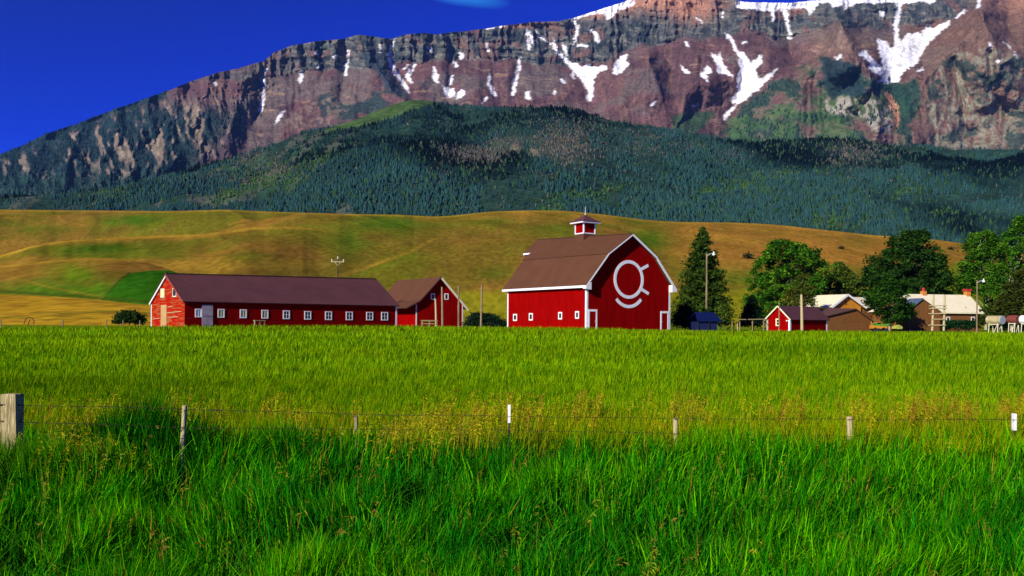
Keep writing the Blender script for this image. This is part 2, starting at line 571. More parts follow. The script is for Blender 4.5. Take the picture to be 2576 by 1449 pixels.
SKY_BACK = [(-700, 520), (0, 527), (200, 529), (430, 531), (560, 527), (700, 533), (870, 538), (1000, 540), (1100, 545), (1150, 541), (1230, 532), (1330, 529), (1420, 530), (1530, 541), (1620, 553), (1700, 558), (1850, 560), (1950, 565), (2060, 577), (2200, 592), (2330, 600), (2440, 615), (2576, 640), (3300, 720)]
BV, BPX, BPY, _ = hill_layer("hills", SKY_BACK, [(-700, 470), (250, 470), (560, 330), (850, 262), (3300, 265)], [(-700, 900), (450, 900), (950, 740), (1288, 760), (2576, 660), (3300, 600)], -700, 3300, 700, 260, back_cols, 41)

SKY_MID = [(-700, 760), (-300, 690), (0, 642), (80, 618), (150, 606), (290, 597), (400, 592), (500, 589), (580, 580), (640, 571), (720, 569), (800, 575), (860, 586), (950, 597), (1050, 606), (1180, 616)]
MIDD = []
for x_ in np.linspace(-700, 1180, 60):
    j_ = int(round((x_ + 700) / 4000 * 699))
    o_ = np.argsort(BPY[:260, j_])
    db = float(np.interp(line(SKY_MID, x_), BPY[:260, j_][o_], BV[:260, j_, 1][o_]))
    m_ = min(455, db - 1)
    MIDD.append((x_, m_ + (db - .5 - m_) * float(sstep(740, 960, x_)) + max(0, x_ - 950) * .4))

def mid_cols(px, py, V):
    c = hill_cols(px, py, V)
    w = fbm(px / 40.0, py / 16.0, 4, 33)
    g = np.maximum(blob(px, py, 235, 628, 130, 20), .9 * blob(px, py, 845, 640, 40, 60))
    g = np.maximum(g, .6 * blob(px, py, 420, 645, 60, 10))
    c = mixc(c, GREEN, np.clip(g * (0.4 + 1.3 * w), 0, 1))
    c = mixc(c, STRAW, .55 * blob(px, py, 560, 668, 260, 16) * (0.4 + w))
    c = mixc(c, STRAW * 1.15, np.exp(-((py - line(SKY_MID, px) - 3) / 3.5) ** 2) * .85)  # lit edge of the middle crest painted in as a yellow line
    c = mixc(c, (0.16, 0.095, 0.012), blob(px, py, 700, 610, 140, 24) * .7)
    return mixc(c, back_cols(px, py, V), sstep(680, 900, px))
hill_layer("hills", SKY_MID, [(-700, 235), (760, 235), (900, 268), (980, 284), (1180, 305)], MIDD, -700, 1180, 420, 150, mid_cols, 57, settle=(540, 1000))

SKY_LOW = [(-700, 740), (-300, 690), (-100, 675), (0, 668), (60, 661), (130, 654), (220, 648), (300, 650), (380, 660), (450, 673), (560, 692), (700, 725), (800, 770), (830, 795)]

def low_cols(px, py, V):
    c = hill_cols(px, py, V)
    w = fbm(px / 36.0, py / 16.0, 4, 35)
    # bright mown patch beside the barn, with its own dark field margin
    patch = [(258, 754), (275, 735), (300, 705), (325, 688), (370, 681), (430, 680), (520, 690), (560, 780), (420, 780)]
    c = mixc(c, LIME * .9, np.clip(blob(px, py, 180, 690, 60, 30) * (0.3 + 1.4 * w), 0, 1))
    c = mixc(c, GREEN * 1.25, np.clip(blob(px, py, 180, 735, 190, 24) * (0.4 + 1.2 * w) * 1.3, 0, 1))
    c = mixc(c, STRAW * .9, np.exp(-((py - line([(0, 690), (60, 705), (130, 724), (260, 748)], px)) / 3.0) ** 2) * (px < 260) * .5)
    pm = inpoly(px + 6 * (w - .5), py, patch)
    e1 = line([(258, 754), (275, 735), (300, 705), (325, 688)], px)
    c = np.where(pm[..., None], np.array((0.03, 0.135, 0.004)) * (0.75 + .5 * w)[..., None], c)
    c = mixc(c, (0.03, 0.04, 0.008), np.exp(-((py - e1) / 3.0) ** 2) * ((px > 255) & (px < 327)) * .8)
    c = mixc(c, (0.045, 0.07, 0.006), np.exp(-((py - line([(-200, 728), (0, 733), (200, 745), (400, 762), (520, 772)], px)) / 4.0) ** 2) * .9)
    c = mixc(c, STRAW * 1.1, np.exp(-((py - line(SKY_LOW, px) - 3) / 3.5) ** 2) * (px < 330) * .8)  # backlit rim of the low hill, put into the colour
    return c
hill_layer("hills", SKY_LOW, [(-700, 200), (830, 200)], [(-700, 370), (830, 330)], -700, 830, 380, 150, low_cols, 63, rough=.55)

SKY_HAY = [(-700, 728), (0, 741), (100, 744), (200, 750), (300, 760), (385, 768), (450, 776), (600, 792), (640, 800)]

def hay_cols(px, py, V):
    w = fbm(px / 60.0, py / 5.0, 4, 37)
    c = np.zeros(px.shape + (3,)) + np.array((0.46, 0.27, 0.016))
    c = mixc(c, (0.36, 0.20, 0.016), sstep(.45, .65, w))
    c = mixc(c, (0.12, 0.12, 0.010), np.exp(-((py - line([(0, 800), (180, 790), (250, 783), (330, 786), (420, 792)], px)) / 3.5) ** 2) * ((px > 150)) * .7)
    c = mixc(c, (0.16, 0.15, 0.01), sstep(.55, .75, fbm(px / 90.0, py / 4.0, 3, 44)) * sstep(775, 790, py) * .7)
    return c
hill_layer("hay_field", SKY_HAY, [(-700, 118), (640, 118)], [(-700, 195), (640, 195)], -700, 640, 300, 80, hay_cols, 71, zb=-0.3, pw=1.2, rough=.04)

# ------------------------------------------------------------------ mountain
def z2(l): return [(879 + .3906 * a, .3906 * b) for a, b in l]
def z1(l): return [(.3645 * a, .3645 * b) for a, b in l]
def z3(l): return [(1698 + .4123 * a, .4123 * b) for a, b in l]
SNOW = [z2(p) for p in (
    [(1300,300),(1340,320),(1420,400),(1480,415),(1490,430),(1550,410),(1560,430),(1655,420),(1660,440),(1600,470),(1570,520),(1575,580),(1555,650),(1525,650),(1535,590),(1510,540),(1480,490),(1430,450),(1390,400),(1340,340)],
    [(1770,350),(1790,350),(1780,400),(1810,410),(1740,470),(1715,485),(1695,460),(1715,390)],
    [(1560,75),(1700,20),(1760,-8),(1840,-20),(1835,30),(1790,50),(1720,80),(1660,130),(1640,95),(1600,85),(1520,105),(1430,130),(1400,122),(1500,100)],
    [(540,425),(555,425),(570,500),(570,540),(550,530),(533,500)],
    [(595,550),(640,570),(670,570),(675,620),(625,630)],
    [(685,630),(720,575),(740,590),(735,620),(690,645)],
    [(890,540),(910,540),(945,600),(940,625),(910,600)],
    [(903,475),(912,480),(908,540),(890,540),(895,490)],
    [(850,665),(880,620),(897,620),(880,650)],
    [(1092,360),(1108,370),(1085,500),(1057,622),(1042,615),(1063,500)],
    [(1130,600),(1160,585),(1168,640),(1130,640)],
    [(1310,580),(1325,590),(1328,612),(1315,605)],
    [(245,340),(268,340),(292,440),(343,510),(395,612),(325,530),(266,440)],
    [(290,250),(302,252),(277,300),(267,345),(252,340)],
    [(195,280),(206,290),(206,340),(196,340)],
    [(355,490),(415,410),(426,415),(388,490),(408,540),(380,522)],
    [(345,440),(385,405),(385,415),(355,450)],
    [(495,290),(522,298),(542,348),(520,332)],
    [(667,390),(692,390),(694,430),(680,432)],
    [(703,330),(737,348),(727,388),(713,370)],
    [(873,275),(890,280),(902,345),(890,335)],
    [(1140,180),(1155,200),(1163,270),(1162,335),(1148,305)],
    [(1165,220),(1175,225),(1195,290),(1183,285)],
    [(1187,190),(1262,255),(1302,292),(1238,252)],
    [(1308,235),(1322,285),(1338,318),(1310,305)],
    [(1370,272),(1402,308),(1400,362),(1388,345)],
    [(1435,130),(1450,130),(1474,170),(1468,230),(1450,285),(1444,280),(1455,220),(1460,180)],
    [(1530,175),(1560,190),(1600,218),(1610,282),(1592,265),(1575,220)],
    [(1470,284),(1535,284),(1532,301),(1472,298)],
    [(2128,420),(2192,472),(2160,470)],
    [(640,540),(662,488),(672,490),(655,540)],
    [(1425,460),(1440,460),(1450,505),(1440,505)],
    [(1350,505),(1375,505),(1390,540),(1375,540)],
    [(870,182),(930,170),(1000,168),(1000,176),(900,186)],
    [(2165,265),(2178,265),(2185,305),(2175,300)],
    [(1940,680),(1965,648),(1978,650),(1950,685)],
    [(2200,680),(2240,682),(2240,690),(2200,690)])] + [z1(p) for p in (
    [(1826,478),(1842,482),(1818,530),(1838,610),(1829,680),(1806,770),(1786,790),(1806,690),(1820,605),(1810,525)],
    [(1468,558),(1490,558),(1503,605),(1482,592)],
    [(1942,768),(1962,772),(1914,850),(1893,868),(1907,818)],
    [(2068,478),(2090,485),(2082,570),(2064,568)],
    [(2400,335),(2418,340),(2390,520),(2373,518),(2388,410)],
    [(2178,335),(2192,350),(2187,385),(2175,382)],
    [(2185,462),(2218,438),(2196,472)],
    [(2300,375),(2320,385),(2315,420),(2305,410)])] + [z3(p) for p in (
    [(370,18),(450,-20),(560,-20),(700,-10),(800,-25),(900,-30),(1100,-30),(1300,-30),(1500,-40),(1600,-30),(1580,22),(1500,8),(1400,24),(1300,12),(1200,22),(1130,10),(1050,52),(1028,62),(1040,20),(960,52),(950,20),(880,20),(822,92),(800,48),(700,54),(640,48),(600,74),(500,60),(430,56),(380,50)],
    [(640,50),(685,60),(694,140),(708,195),(720,232),(693,237),(689,170),(668,100)],
    [(590,70),(612,72),(606,130),(590,128)],
    [(375,490),(398,420),(386,318),(412,316),(442,350),(462,384),(512,335),(532,338),(530,380),(490,420),(510,482),(632,416),(600,452),(500,552),(420,622),(343,637),(343,606),(390,560)],
    [(298,196),(334,216),(364,256),(384,330),(402,402),(383,335),(348,272),(326,240)],
    [(216,326),(260,348),(273,315),(292,390),(354,467),(300,452),(256,442),(263,410)],
    [(1235,238),(1252,238),(1290,258),(1330,290),(1342,270),(1336,150),(1354,15),(1382,15),(1364,150),(1364,228),(1382,248),(1410,210),(1440,203),(1500,200),(1548,150),(1572,172),(1682,122),(1674,150),(1560,250),(1512,310),(1482,380),(1402,432),(1372,470),(1366,502),(1290,507),(1228,497),(1268,480),(1248,460),(1178,412),(1188,390),(1126,330),(1160,306),(1200,356),(1252,398),(1278,426),(1258,370),(1243,300)],
    [(1698,112),(1770,58),(1778,68),(1722,114)],
    [(1845,-20),(1868,-20),(1862,30),(1843,52)],
    [(968,347),(1010,332),(1022,350),(990,367)],
    [(153,460),(198,398),(228,440),(192,450),(207,498),(178,480)],
    [(33,398),(92,440),(84,452),(48,430)],
    [(1462,442),(1510,408),(1514,424)],
    [(1912,252),(1936,266),(1932,304),(1914,282)],
    [(1998,246),(2050,290),(2042,302)],
    [(2062,310),(2080,325),(2100,370),(2085,350)],
    [(1955,365),(1992,365),(1985,385),(1965,380)],
    [(308,684),(404,614),(352,672),(300,740),(290,735)],
    [(60,250),(75,250),(88,288),(78,285)],
    [(130,105),(150,115),(175,140),(140,130)],
    [(270,95),(300,62),(302,85),(285,108)],
    [(1245,70),(1280,75),(1275,102),(1252,100)],
    [(405,265),(440,250),(442,260),(410,275)])]

SKY_MT = [(-900, 640), (-500, 520), (-200, 445), (0, 388), (60, 365), (130, 331), (200, 310), (300, 270), (400, 235), (480, 205), (550, 180), (600, 171), (665, 152), (690, 131), (740, 113), (800, 103), (860, 97), (905, 88), (940, 92), (985, 97), (1020, 85), (1060, 82), (1100, 85), (1170, 76), (1215, 72), (1260, 66), (1330, 56), (1400, 52), (1440, 45), (1480, 32), (1540, 15), (1600, -6), (1650, -22), (1700, -34), (1760, -26), (1800, -12), (1850, 1), (1890, 5), (1990, 8), (2060, 1), (2150, -10), (2350, -15), (2430, -34), (2576, -46), (2800, -20), (3100, 60), (3500, 180)]
CLIFF = [(-900, 640), (0, 392), (400, 238), (550, 192), (620, 200), (690, 200), (800, 178), (905, 180), (980, 165), (1060, 152), (1250, 152), (1390, 162), (1480, 165), (1560, 140), (1610, 118), (1680, 105), (1759, 94), (1860, 84), (1987, 95), (2060, 72), (2110, 58), (2234, 82), (2316, 58), (2400, 50), (2461, 20), (2576, -20), (3500, 190)]
NC, NR = 1900, 620
xs = np.linspace(-700, 3300, NC)
ys = line(SKY_MT, xs) + 2.5 * (fbm(xs / 14.0, xs * 0, 3, 2) - 0.5) + 5 * (fbm(xs / 45.0, xs * 0, 2, 6) - .5)
YB = 590.0
t = np.linspace(0, 1, NR)[:, None]
py = YB + (ys - YB) * t ** 0.9
px = xs + 0 * py
yc = line(CLIFF, px) + 14 * (fbm(px / 30.0, px * 0 + .5, 3, 12) - .5)
# warped sheet coordinates for the natural patterns
wx = px + 26 * (fbm(px / 60.0, py / 60.0, 4, 51) - .5)
wy = py + 26 * (fbm(px / 60.0, py / 60.0, 4, 55) - .5)
# depth: the foot, the scree, the headwall
d_foot, d_cliff = 3700.0, 5250.0
D = np.where(py > yc, d_cliff - (d_cliff - d_foot) * np.clip((py - yc) / np.maximum(YB - yc, 1), 0, 1) ** 0.8, d_cliff + (yc - py) * 3.2)
lefty = 1 - sstep(560, 720, px + (py - 250) * .8)
cliffm = sstep(-6, 8, yc - wy)
# headwall buttresses and chutes
D = D - cliffm * (190 * (ridged(wx / 46.0, wy / 260.0, 4, 61) - .55) + 80 * (ridged(wx / 15.0, wy / 60.0, 4, 65) - .5) + 30 * np.sin(wy / 3.2 + 3 * fbm(wx / 50, wy / 50, 2, 3)) * .35)
# scree: long spurs and runnels running downhill
scree = (1 - cliffm)
fan = px + (py - 150) * 0.25 * np.sin(px / 130.0)
D = D - scree * (1 - lefty) * (100 * (ridged(fan / 150.0, wy / 420.0, 2, 71) - .55) + 30 * (ridged((fan + 10 * fbm(px / 30, py / 30, 3, 5)) / 34.0, wy / 240.0, 4, 75) - .5) + 16 * (fbm(wx / 9.0, wy / 14.0, 4, 77) - .5))
# left shoulder: strong ribs slanting down
rib = px + (py - 300) * 0.22
ribn = .50 * ridged(rib / 120.0 + 1.3 * fbm(px / 110, py / 90, 3, 7), wy / 260.0, 3, 81) + .28 * ridged((px - .5 * py + 50 * fbm(px / 60, py / 60, 3, 17)) / 44.0, wy / 110.0, 3, 83) + .22 * fbm(wx / 26.0, wy / 34.0, 4, 87)
D = D - lefty * (520 * (ribn - .55) + 70 * (ridged(wx / 10.0, wy / 26.0, 3, 85) - .5)) * sstep(0, 40, py - ys)

def spur(pts, width, amp):
    global D
    best = np.full(px.shape, 1e9)
    for (ax, ay), (bx, by) in zip(pts, pts[1:]):
        vx, vy = bx - ax, by - ay
        q = np.clip(((wx - ax) * vx + (wy - ay) * vy) / (vx * vx + vy * vy), 0, 1)
        dd = np.hypot(wx - ax - q * vx, wy - ay - q * vy) / (width * (.45 + .9 * q))
        best = np.minimum(best, dd)
    D = D - amp * np.maximum(0, 1 - best) ** 1.15
spur([(2112, 55), (2080, 130), (2010, 230), (1900, 140)], 150, 430)
spur([(2112, 55), (2170, 150), (2200, 230), (2210, 340)], 110, 380)
spur([(2470, 25), (2430, 100), (2330, 200), (2260, 140)], 150, 430)
spur([(2470, 25), (2520, 160), (2560, 140)], 140, 380)
spur([(1636, 148), (1600, 330), (1540, 140)], 90, 230)
spur([(1636, 148), (1700, 330), (1760, 140)], 95, 230)
spur([(905, 95), (960, 180), (1020, 250)], 60, 230)
spur([(690, 140), (640, 250), (600, 330)], 70, 60)
# couloirs between the buttresses and the V-shaped gullies below them
for g_, w_, a_ in (([(985, 92), (1000, 170), (1040, 245)], 46, 210), ([(1062, 86), (1040, 160), (1018, 215)], 30, 130), ([(1085, 90), (1096, 170), (1100, 240)], 30, 120),
                   ([(1150, 82), (1152, 140), (1135, 210)], 30, 130), ([(1222, 75), (1232, 160), (1240, 250)], 36, 150), ([(1300, 66), (1306, 150), (1288, 250)], 36, 150),
                   ([(1330, 70), (1400, 120), (1455, 185), (1485, 255)], 62, 260), ([(1568, 60), (1576, 140), (1548, 200)], 44, 200), ([(1690, 20), (1712, 90), (1722, 170)], 30, 120),
                   ([(1740, 20), (1780, 90), (1805, 150)], 34, 140), ([(1818, 30), (1838, 110), (1868, 180), (1838, 265)], 70, 280), ([(1965, 20), (1985, 90), (1990, 150)], 34, 140),
                   ([(2262, -5), (2252, 80), (2232, 205)], 84, 300), ([(2160, 120), (2200, 180), (2232, 205)], 40, 150), ([(2232, 205), (2255, 280), (2250, 340)], 40, 170),
                   ([(668, 165), (668, 230), (645, 300)], 40, 190), ([(760, 120), (756, 190), (740, 270)], 32, 130), ([(875, 100), (868, 190), (850, 260)], 34, 140), ([(815, 110), (812, 170), (790, 260)], 28, 110),
                   ([(1490, 250), (1580, 200), (1640, 160)], 26, 60), ([(1620, 180), (1600, 250), (1560, 300)], 22, 70), ([(1660, 190), (1680, 260), (1690, 320)], 22, 70),
                   ([(2400, 150), (2420, 240), (2440, 330)], 36, 170), ([(2490, 130), (2500, 220), (2530, 300)], 36, 170)):
    spur(g_, w_ * 1.15, -a_ * .5)
for g_, w_, a_ in (([(120, 335), (90, 410), (60, 480)], 44, 190), ([(215, 305), (185, 390), (150, 480)], 48, 220), ([(300, 272), (280, 360), (250, 450)], 46, 220), ([(372, 246), (360, 330), (330, 430)], 44, 220),
                   ([(455, 216), (430, 310), (405, 420)], 50, 240), ([(530, 190), (520, 280), (490, 390)], 50, 230), ([(610, 180), (600, 260), (560, 370)], 46, 200)):
    spur(g_, w_, a_ * .65)
snow = np.zeros(px.shape)
jx = px + 5.0 * (fbm(px / 5.0, py / 5.0, 3, 91) - .5) * 2
jy = py + 5.0 * (fbm(px / 5.0, py / 5.0, 3, 95) - .5) * 2
for poly in SNOW:
    q = np.array(poly)
    m = (px > q[:, 0].min() - 8) & (px < q[:, 0].max() + 8) & (py > q[:, 1].min() - 8) & (py < q[:, 1].max() + 8)
    idx = np.nonzero(m)
    if len(idx[0]):
        snow[idx] = np.maximum(snow[idx], inpoly(jx[idx], jy[idx], poly))

def blur(a, n):
    k = np.ones(n) / n
    a = np.apply_along_axis(lambda r: np.convolve(np.pad(r, n // 2, mode='edge'), k, 'valid'), 0, a)
    return np.apply_along_axis(lambda r: np.convolve(np.pad(r, n // 2, mode='edge'), k, 'valid'), 1, a)
sb = blur(blur(snow, 9), 9)
D = D + 45 * sb                                           # snow lies in the chutes
# colour of the land itself
mc = np.zeros(px.shape + (3,))
n1, n2, n3 = fbm(wx / 40.0, wy / 26.0, 5, 101), fbm(wx / 9.0, wy / 12.0, 4, 105), fbm(wx / 120.0, wy / 60.0, 4, 109)
run = fbm(fan / 7.0, wy / 90.0, 4, 113)
mc[:] = (0.125, 0.066, 0.062)
mc = mixc(mc, (0.092, 0.050, 0.052), sstep(.42, .62, n1))
mc = mixc(mc, (0.185, 0.108, 0.072), sstep(.54, .74, run) * .45)
mc = mixc(mc, (0.12, 0.105, 0.090), sstep(.52, .66, n3) * .6)
mc = mixc(mc, (0.34, 0.22, 0.13), sstep(.66, .72, fbm(wx / 60.0, wy / 7.0, 4, 117)) * sstep(0, 30, py - yc) * .5 * sstep(.45, .6, fbm(px / 120., py / 50., 2, 9)))
# redder right-hand ridges
mc = mixc(mc, (0.18, 0.108, 0.065), sstep(2180, 2420, px) * .6)
mc = mixc(mc, (0.25, 0.16, 0.10), blob(px, py, 2110, 110, 90, 60) * .5)
# headwall rock in thin beds
bed = fbm(wx / 70.0, wy / 4.0, 4, 121)
cl = np.zeros(px.shape + (3,)) + np.array((0.080, 0.088, 0.080))
cl = mixc(cl, (0.19, 0.180, 0.135), sstep(.5, .68, bed) * .7)
cl = mixc(cl, (0.026, 0.036, 0.040), sstep(.45, .65, n2) * .9)
cl = mixc(cl, (0.17, 0.085, 0.065), sstep(.56, .68, n1) * .6)
mc = mixc(mc, cl, cliffm * (1 - lefty * .5))
mc = mixc(mc, (0.34, 0.17, 0.105), np.clip(blob(px, py, 1640, 2, 130, 26) + blob(px, py, 1500, 32, 60, 14) + blob(px, py, 1740, 25, 60, 28) + .9 * blob(px, py, 2005, 25, 26, 9) + .8 * blob(px, py, 2560, -5, 90, 40) + .5 * blob(px, py, 1300, 66, 120, 6), 0, 1) * (0.5 + n2))
# left shoulder: tan rock ribs between dark scrub
mc = mixc(mc, (0.090, 0.074, 0.074), lefty * sstep(220, 300, py + 40 * (n1 - .5)) * .8)
scrub = np.array((0.013, 0.034, 0.036))
asp = -np.gradient(D, axis=1) / np.gradient(xs)[None]            # which way the ground faces: scrub holds on the north-east side
nv = fbm((px - .22 * py) / 15.0 + 1.5 * fbm(px / 50, py / 50, 3, 18), py / 75.0, 5, 19)
asp = blur(asp, 5) / 12.0 + .5 * (n2 - .5) + .9 * (n1 - .5) + 2.6 * (nv - .5) - .20
rockm = lefty * sstep(.0, .5, asp) * sstep(235, 290, py + 40 * (n1 - .5))
mc = mixc(mc, (0.17, 0.135, 0.090), rockm * .9)
mc = mixc(mc, (0.27, 0.215, 0.15), rockm * sstep(.55, .68, n2) * .7)
upper = (1 - sstep(0, 1, blob(px, py, 520, 225, 170, 48) * 1.5))
sc = lefty * (1 - sstep(-.15, .35, asp)) * upper * sstep(215, 265, py + 30 * (n1 - .5))
sc = np.maximum(sc, lefty * (1 - sstep(8, 30, (py - ys) + 24 * (n1 - .5))) * (px < 420))
mc = mixc(mc, scrub, np.clip(sc, 0, 1) * .95)
mc = mixc(mc, scrub, np.clip(sstep(.40, .56, n1) * lefty * sstep(380, 450, py) * .9, 0, 1))
# scrub and alpine green on the right-hand spurs
def polyfill(poly, soft, colr, amt, th=(.42, .56), noise=None):
    global mc
    nn = n1 if noise is None else noise
    m = blur(inpoly(px + 20 * (n1 - .5), py + 20 * (n2 - .5), poly).astype(float), soft)
    mc = mixc(mc, colr, np.clip(m * (amt if th is None else amt * sstep(th[0], th[1], nn)), 0, 1))
LOWR = [(1700, 420), (1780, 345), (1850, 290), (1920, 225), (1990, 180), (2060, 140), (2110, 150), (2160, 170), (2190, 200), (2230, 215), (2300, 200), (2320, 240), (2310, 330), (2320, 400), (1700, 430)]
polyfill(LOWR, 9, (0.105, 0.098, 0.055), .85, (.3, .5))
polyfill(LOWR, 7, (0.026, 0.055, 0.038), .9, (.46, .58))
polyfill(LOWR, 7, (0.05, 0.11, 0.03), .7, (.56, .66), n3)
RR = [(2330, 250), (2350, 180), (2400, 140), (2470, 120), (2530, 130), (2800, 200), (3000, 400), (2340, 400)]
polyfill(RR, 9, (0.20, 0.185, 0.125), .95, (.40, .54), n2)
polyfill(RR, 7, (0.035, 0.055, 0.04), .9, (.52, .62))
polyfill([(2060, 275), (2080, 245), (2190, 250), (2240, 265), (2245, 335), (2190, 330), (2180, 300), (2110, 290)], 5, (0.30, 0.27, 0.21), .95, (.36, .5), n2)
polyfill([(2060, 140), (2100, 150), (2140, 155), (2160, 180), (2185, 240), (2080, 245), (2065, 190)], 5, (0.018, 0.04, 0.04), .95, None)
polyfill([(2215, 215), (2310, 200), (2318, 225), (2300, 300), (2260, 330), (2235, 260)], 5, (0.02, 0.055, 0.035), .9, None)
polyfill([(1690, 290), (1790, 275), (1800, 290), (1760, 330), (1690, 335)], 5, (0.03, 0.085, 0.035), .8, None)
polyfill([(2225, 225), (2240, 230), (2262, 270), (2258, 330), (2245, 330), (2245, 280)], 3, (0.40, 0.20, 0.11), .9, None)
polyfill([(800, 240), (880, 230), (980, 230), (1020, 250), (900, 300), (800, 320)], 7, (0.02, 0.045, 0.04), .85, (.42, .55))
polyfill([(905, 140), (940, 130), (1010, 220), (1030, 250), (985, 240), (950, 195)], 7, (0.03, 0.045, 0.055), .9, None)
polyfill([(690, 330), (720, 290), (850, 240), (900, 250), (840, 320)], 7, (0.19, 0.14, 0.10), .7, (.45, .6), n2)
# everything at the foot turns to forest floor
ff = sstep(0, 26, py - line([(0, 430), (300, 430), (560, 400), (700, 350), (900, 300), (1400, 330), (1700, 352), (1900, 355), (2200, 345), (2576, 370)], px) + 26 * (n1 - .5))
mc = mixc(mc, (0.020, 0.050, 0.036), ff * .95)
snm = np.clip(blur(snow, 3), 0, 1)
mc = mixc(mc, (0.86, 0.86, 0.86), snm)
MT_D, MT_PX, MT_PY = D.copy(), px, py
V = Pn(px, py, D)
# the far side of the crest falls away
last = V[-1]
back = []
for k in range(1, 5):
    b = last.copy()
    b[:, 1] = last[:, 1] + 180 * k
    b[:, 0] = last[:, 0] * b[:, 1] / last[:, 1]
    b[:, 2] = CZ + (last[:, 2] - CZ) * (1 - 0.03 * k - .012 * k * k)
    back.append(b)
V = np.concatenate([V, np.array(back)], 0)
mc = np.concatenate([mc, np.repeat(mc[-1:], 4, 0)], 0)
mt = npmesh("mountain", V.reshape(-1, 3), grid_faces(*V.shape[:2]), M['rock'], None, np.clip(mc, .002, .9).reshape(-1, 3), True)
tag(mt, kind='structure')

# ------------------------------------------------------------------ forested foothill
SKY_FH = [(-700, 560), (-200, 520), (0, 500), (100, 492), (300, 472), (400, 452), (540, 412), (640, 383), (740, 342), (800, 326), (880, 306), (960, 272), (1010, 254), (1050, 248), (1110, 261), (1130, 268), (1200, 271), (1290, 269), (1370, 272), (1450, 277), (1500, 294), (1560, 310), (1640, 322), (1750, 342), (1800, 353), (1900, 359), (2000, 356), (2100, 352), (2250, 366), (2400, 378), (2576, 376), (2900, 390), (3300, 430)]
xs = np.linspace(-700, 3300, 800)
ys = line(SKY_FH, xs)
ys = np.convolve(np.pad(ys, 7, mode='edge'), np.ones(15) / 15, 'valid')
t = np.concatenate([np.linspace(0, 1, 260), 1 + np.linspace(.04, .5, 8)])[:, None]
d1 = line([(-700, 2300), (300, 2300), (1000, 2900), (1500, 2900), (2100, 2700), (3300, 2600)], xs)
D = 1250 + (d1 - 1250) * t
X = (xs - CX) / F * D
crest = Pn(xs, ys, d1)[..., 2]
g = np.where(t <= 1, 1 - (1 - np.minimum(t, 1)) ** 1.25, 1 - (t - 1) * 1.2)
Z = 60 + (crest - 60) * g
Z = Z + np.clip(t, 0, 1) * (1 - np.clip(t, 0, 1) ** 4) * (150 * (fbm(X / 420.0, D / 500.0, 3, 131) - .5) + 130 * (ridged((X + .5 * D) / 330.0, (D - .4 * X) / 520.0, 3, 135) - .55))
FV = np.stack([X, D + 0 * X, Z], -1)
for _ in range(3):
    fpx, fpy = project(FV)
    top = fpy.min(0)
    f = (yh(xs) - ys) / np.maximum(yh(xs) - top, 1e-3)
    FV[..., 2] = CZ + (FV[..., 2] - CZ) * f
fpx, fpy = project(FV)
MEADOW = [(806, 334), (850, 312), (900, 293), (950, 270), (990, 252), (1045, 243), (1115, 258), (1075, 272), (1020, 283), (1000, 300), (940, 312), (890, 322)]
nA, nB = fbm(X / 150.0, D / 150.0, 5, 141), fbm(X / 500.0, D / 500.0, 4, 145)

def dead_mask(x, y, n):
    m = 0
    for a, b, rx, ry, s in ((1190, 395, 95, 26, 1), (1420, 355, 75, 48, 1), (1270, 360, 60, 20, .5), (700, 430, 60, 16, .6), (610, 395, 60, 18, .7), (560, 455, 110, 12, .5), (1700, 372, 90, 18, .5), (2140, 385, 80, 30, .7), (1640, 350, 60, 18, .5), (1830, 390, 60, 14, .5), (1100, 440, 40, 16, .5)):
        m = np.maximum(m, s * blob(x, y, a, b, rx, ry))
    return np.clip(m * (0.3 + 1.4 * n), 0, 1)

def glade_mask(x, y, n):
    m = 0
    for a, b, rx, ry, s in ((680, 445, 110, 30, .8), (1880, 470, 90, 26, .9), (1750, 520, 60, 14, .5), (2100, 560, 60, 18, .6), (1450, 500, 70, 14, .8), (2350, 540, 50, 12, .6), (820, 400, 80, 20, .4), (300, 490, 90, 20, .5), (1980, 440, 50, 16, .6), (2300, 460, 90, 18, .3)):
        m = np.maximum(m, s * blob(x, y, a, b, rx, ry))
    for pts_, w_, s_ in (([(540, 505), (640, 465), (730, 440), (840, 392)], 15, .9), ([(1540, 565), (1660, 535), (1780, 500)], 9, .7), ([(1750, 490), (1880, 462), (2010, 436)], 14, .9), ([(2040, 566), (2140, 545)], 9, .7), ([(1330, 545), (1450, 505), (1560, 470)], 10, .6), ([(2220, 500), (2330, 470), (2420, 430)], 10, .5), ([(900, 470), (1010, 430)], 9, .5)):
        q_ = np.array(pts_, float)
        yl = np.interp(x, q_[:, 0], q_[:, 1])
        m = np.maximum(m, s_ * np.exp(-((y - yl) / w_) ** 2) * sstep(q_[0, 0] - 30, q_[0, 0] + 20, x) * (1 - sstep(q_[-1, 0] - 20, q_[-1, 0] + 30, x)))
    return np.clip(m * (0.1 + 1.8 * n), 0, 1)
fc = np.zeros(fpx.shape + (3,)) + np.array((0.018, 0.046, 0.030))
fc = mixc(fc, (0.035, 0.08, 0.024), sstep(.5, .7, nA) * .5)
fc = mixc(fc, (0.085, 0.085, 0.062), sstep(.60, .70, ridged((fpx + fpy) / 60.0, (fpy - .4 * fpx) / 160.0, 3, 161)) * (fpx < 900) * .6)
fc = mixc(fc, (0.045, 0.105, 0.022), glade_mask(fpx, fpy, nA))
fc = mixc(fc, (0.11, 0.105, 0.065), dead_mask(fpx, fpy, nA) * .8)
for a, b in ((1297, 373), (1343, 388)):
    fc = mixc(fc, (0.15, 0.135, 0.085), np.clip(blob(fpx, fpy, a, b, 15, 17) * 2.2 - .6, 0, 1))
mead = blur(inpoly(fpx + 8 * (nA - .5), fpy + 8 * (nB - .5), MEADOW).astype(float), 5)
fc = mixc(fc, np.array((0.052, 0.098, 0.026)), mead)
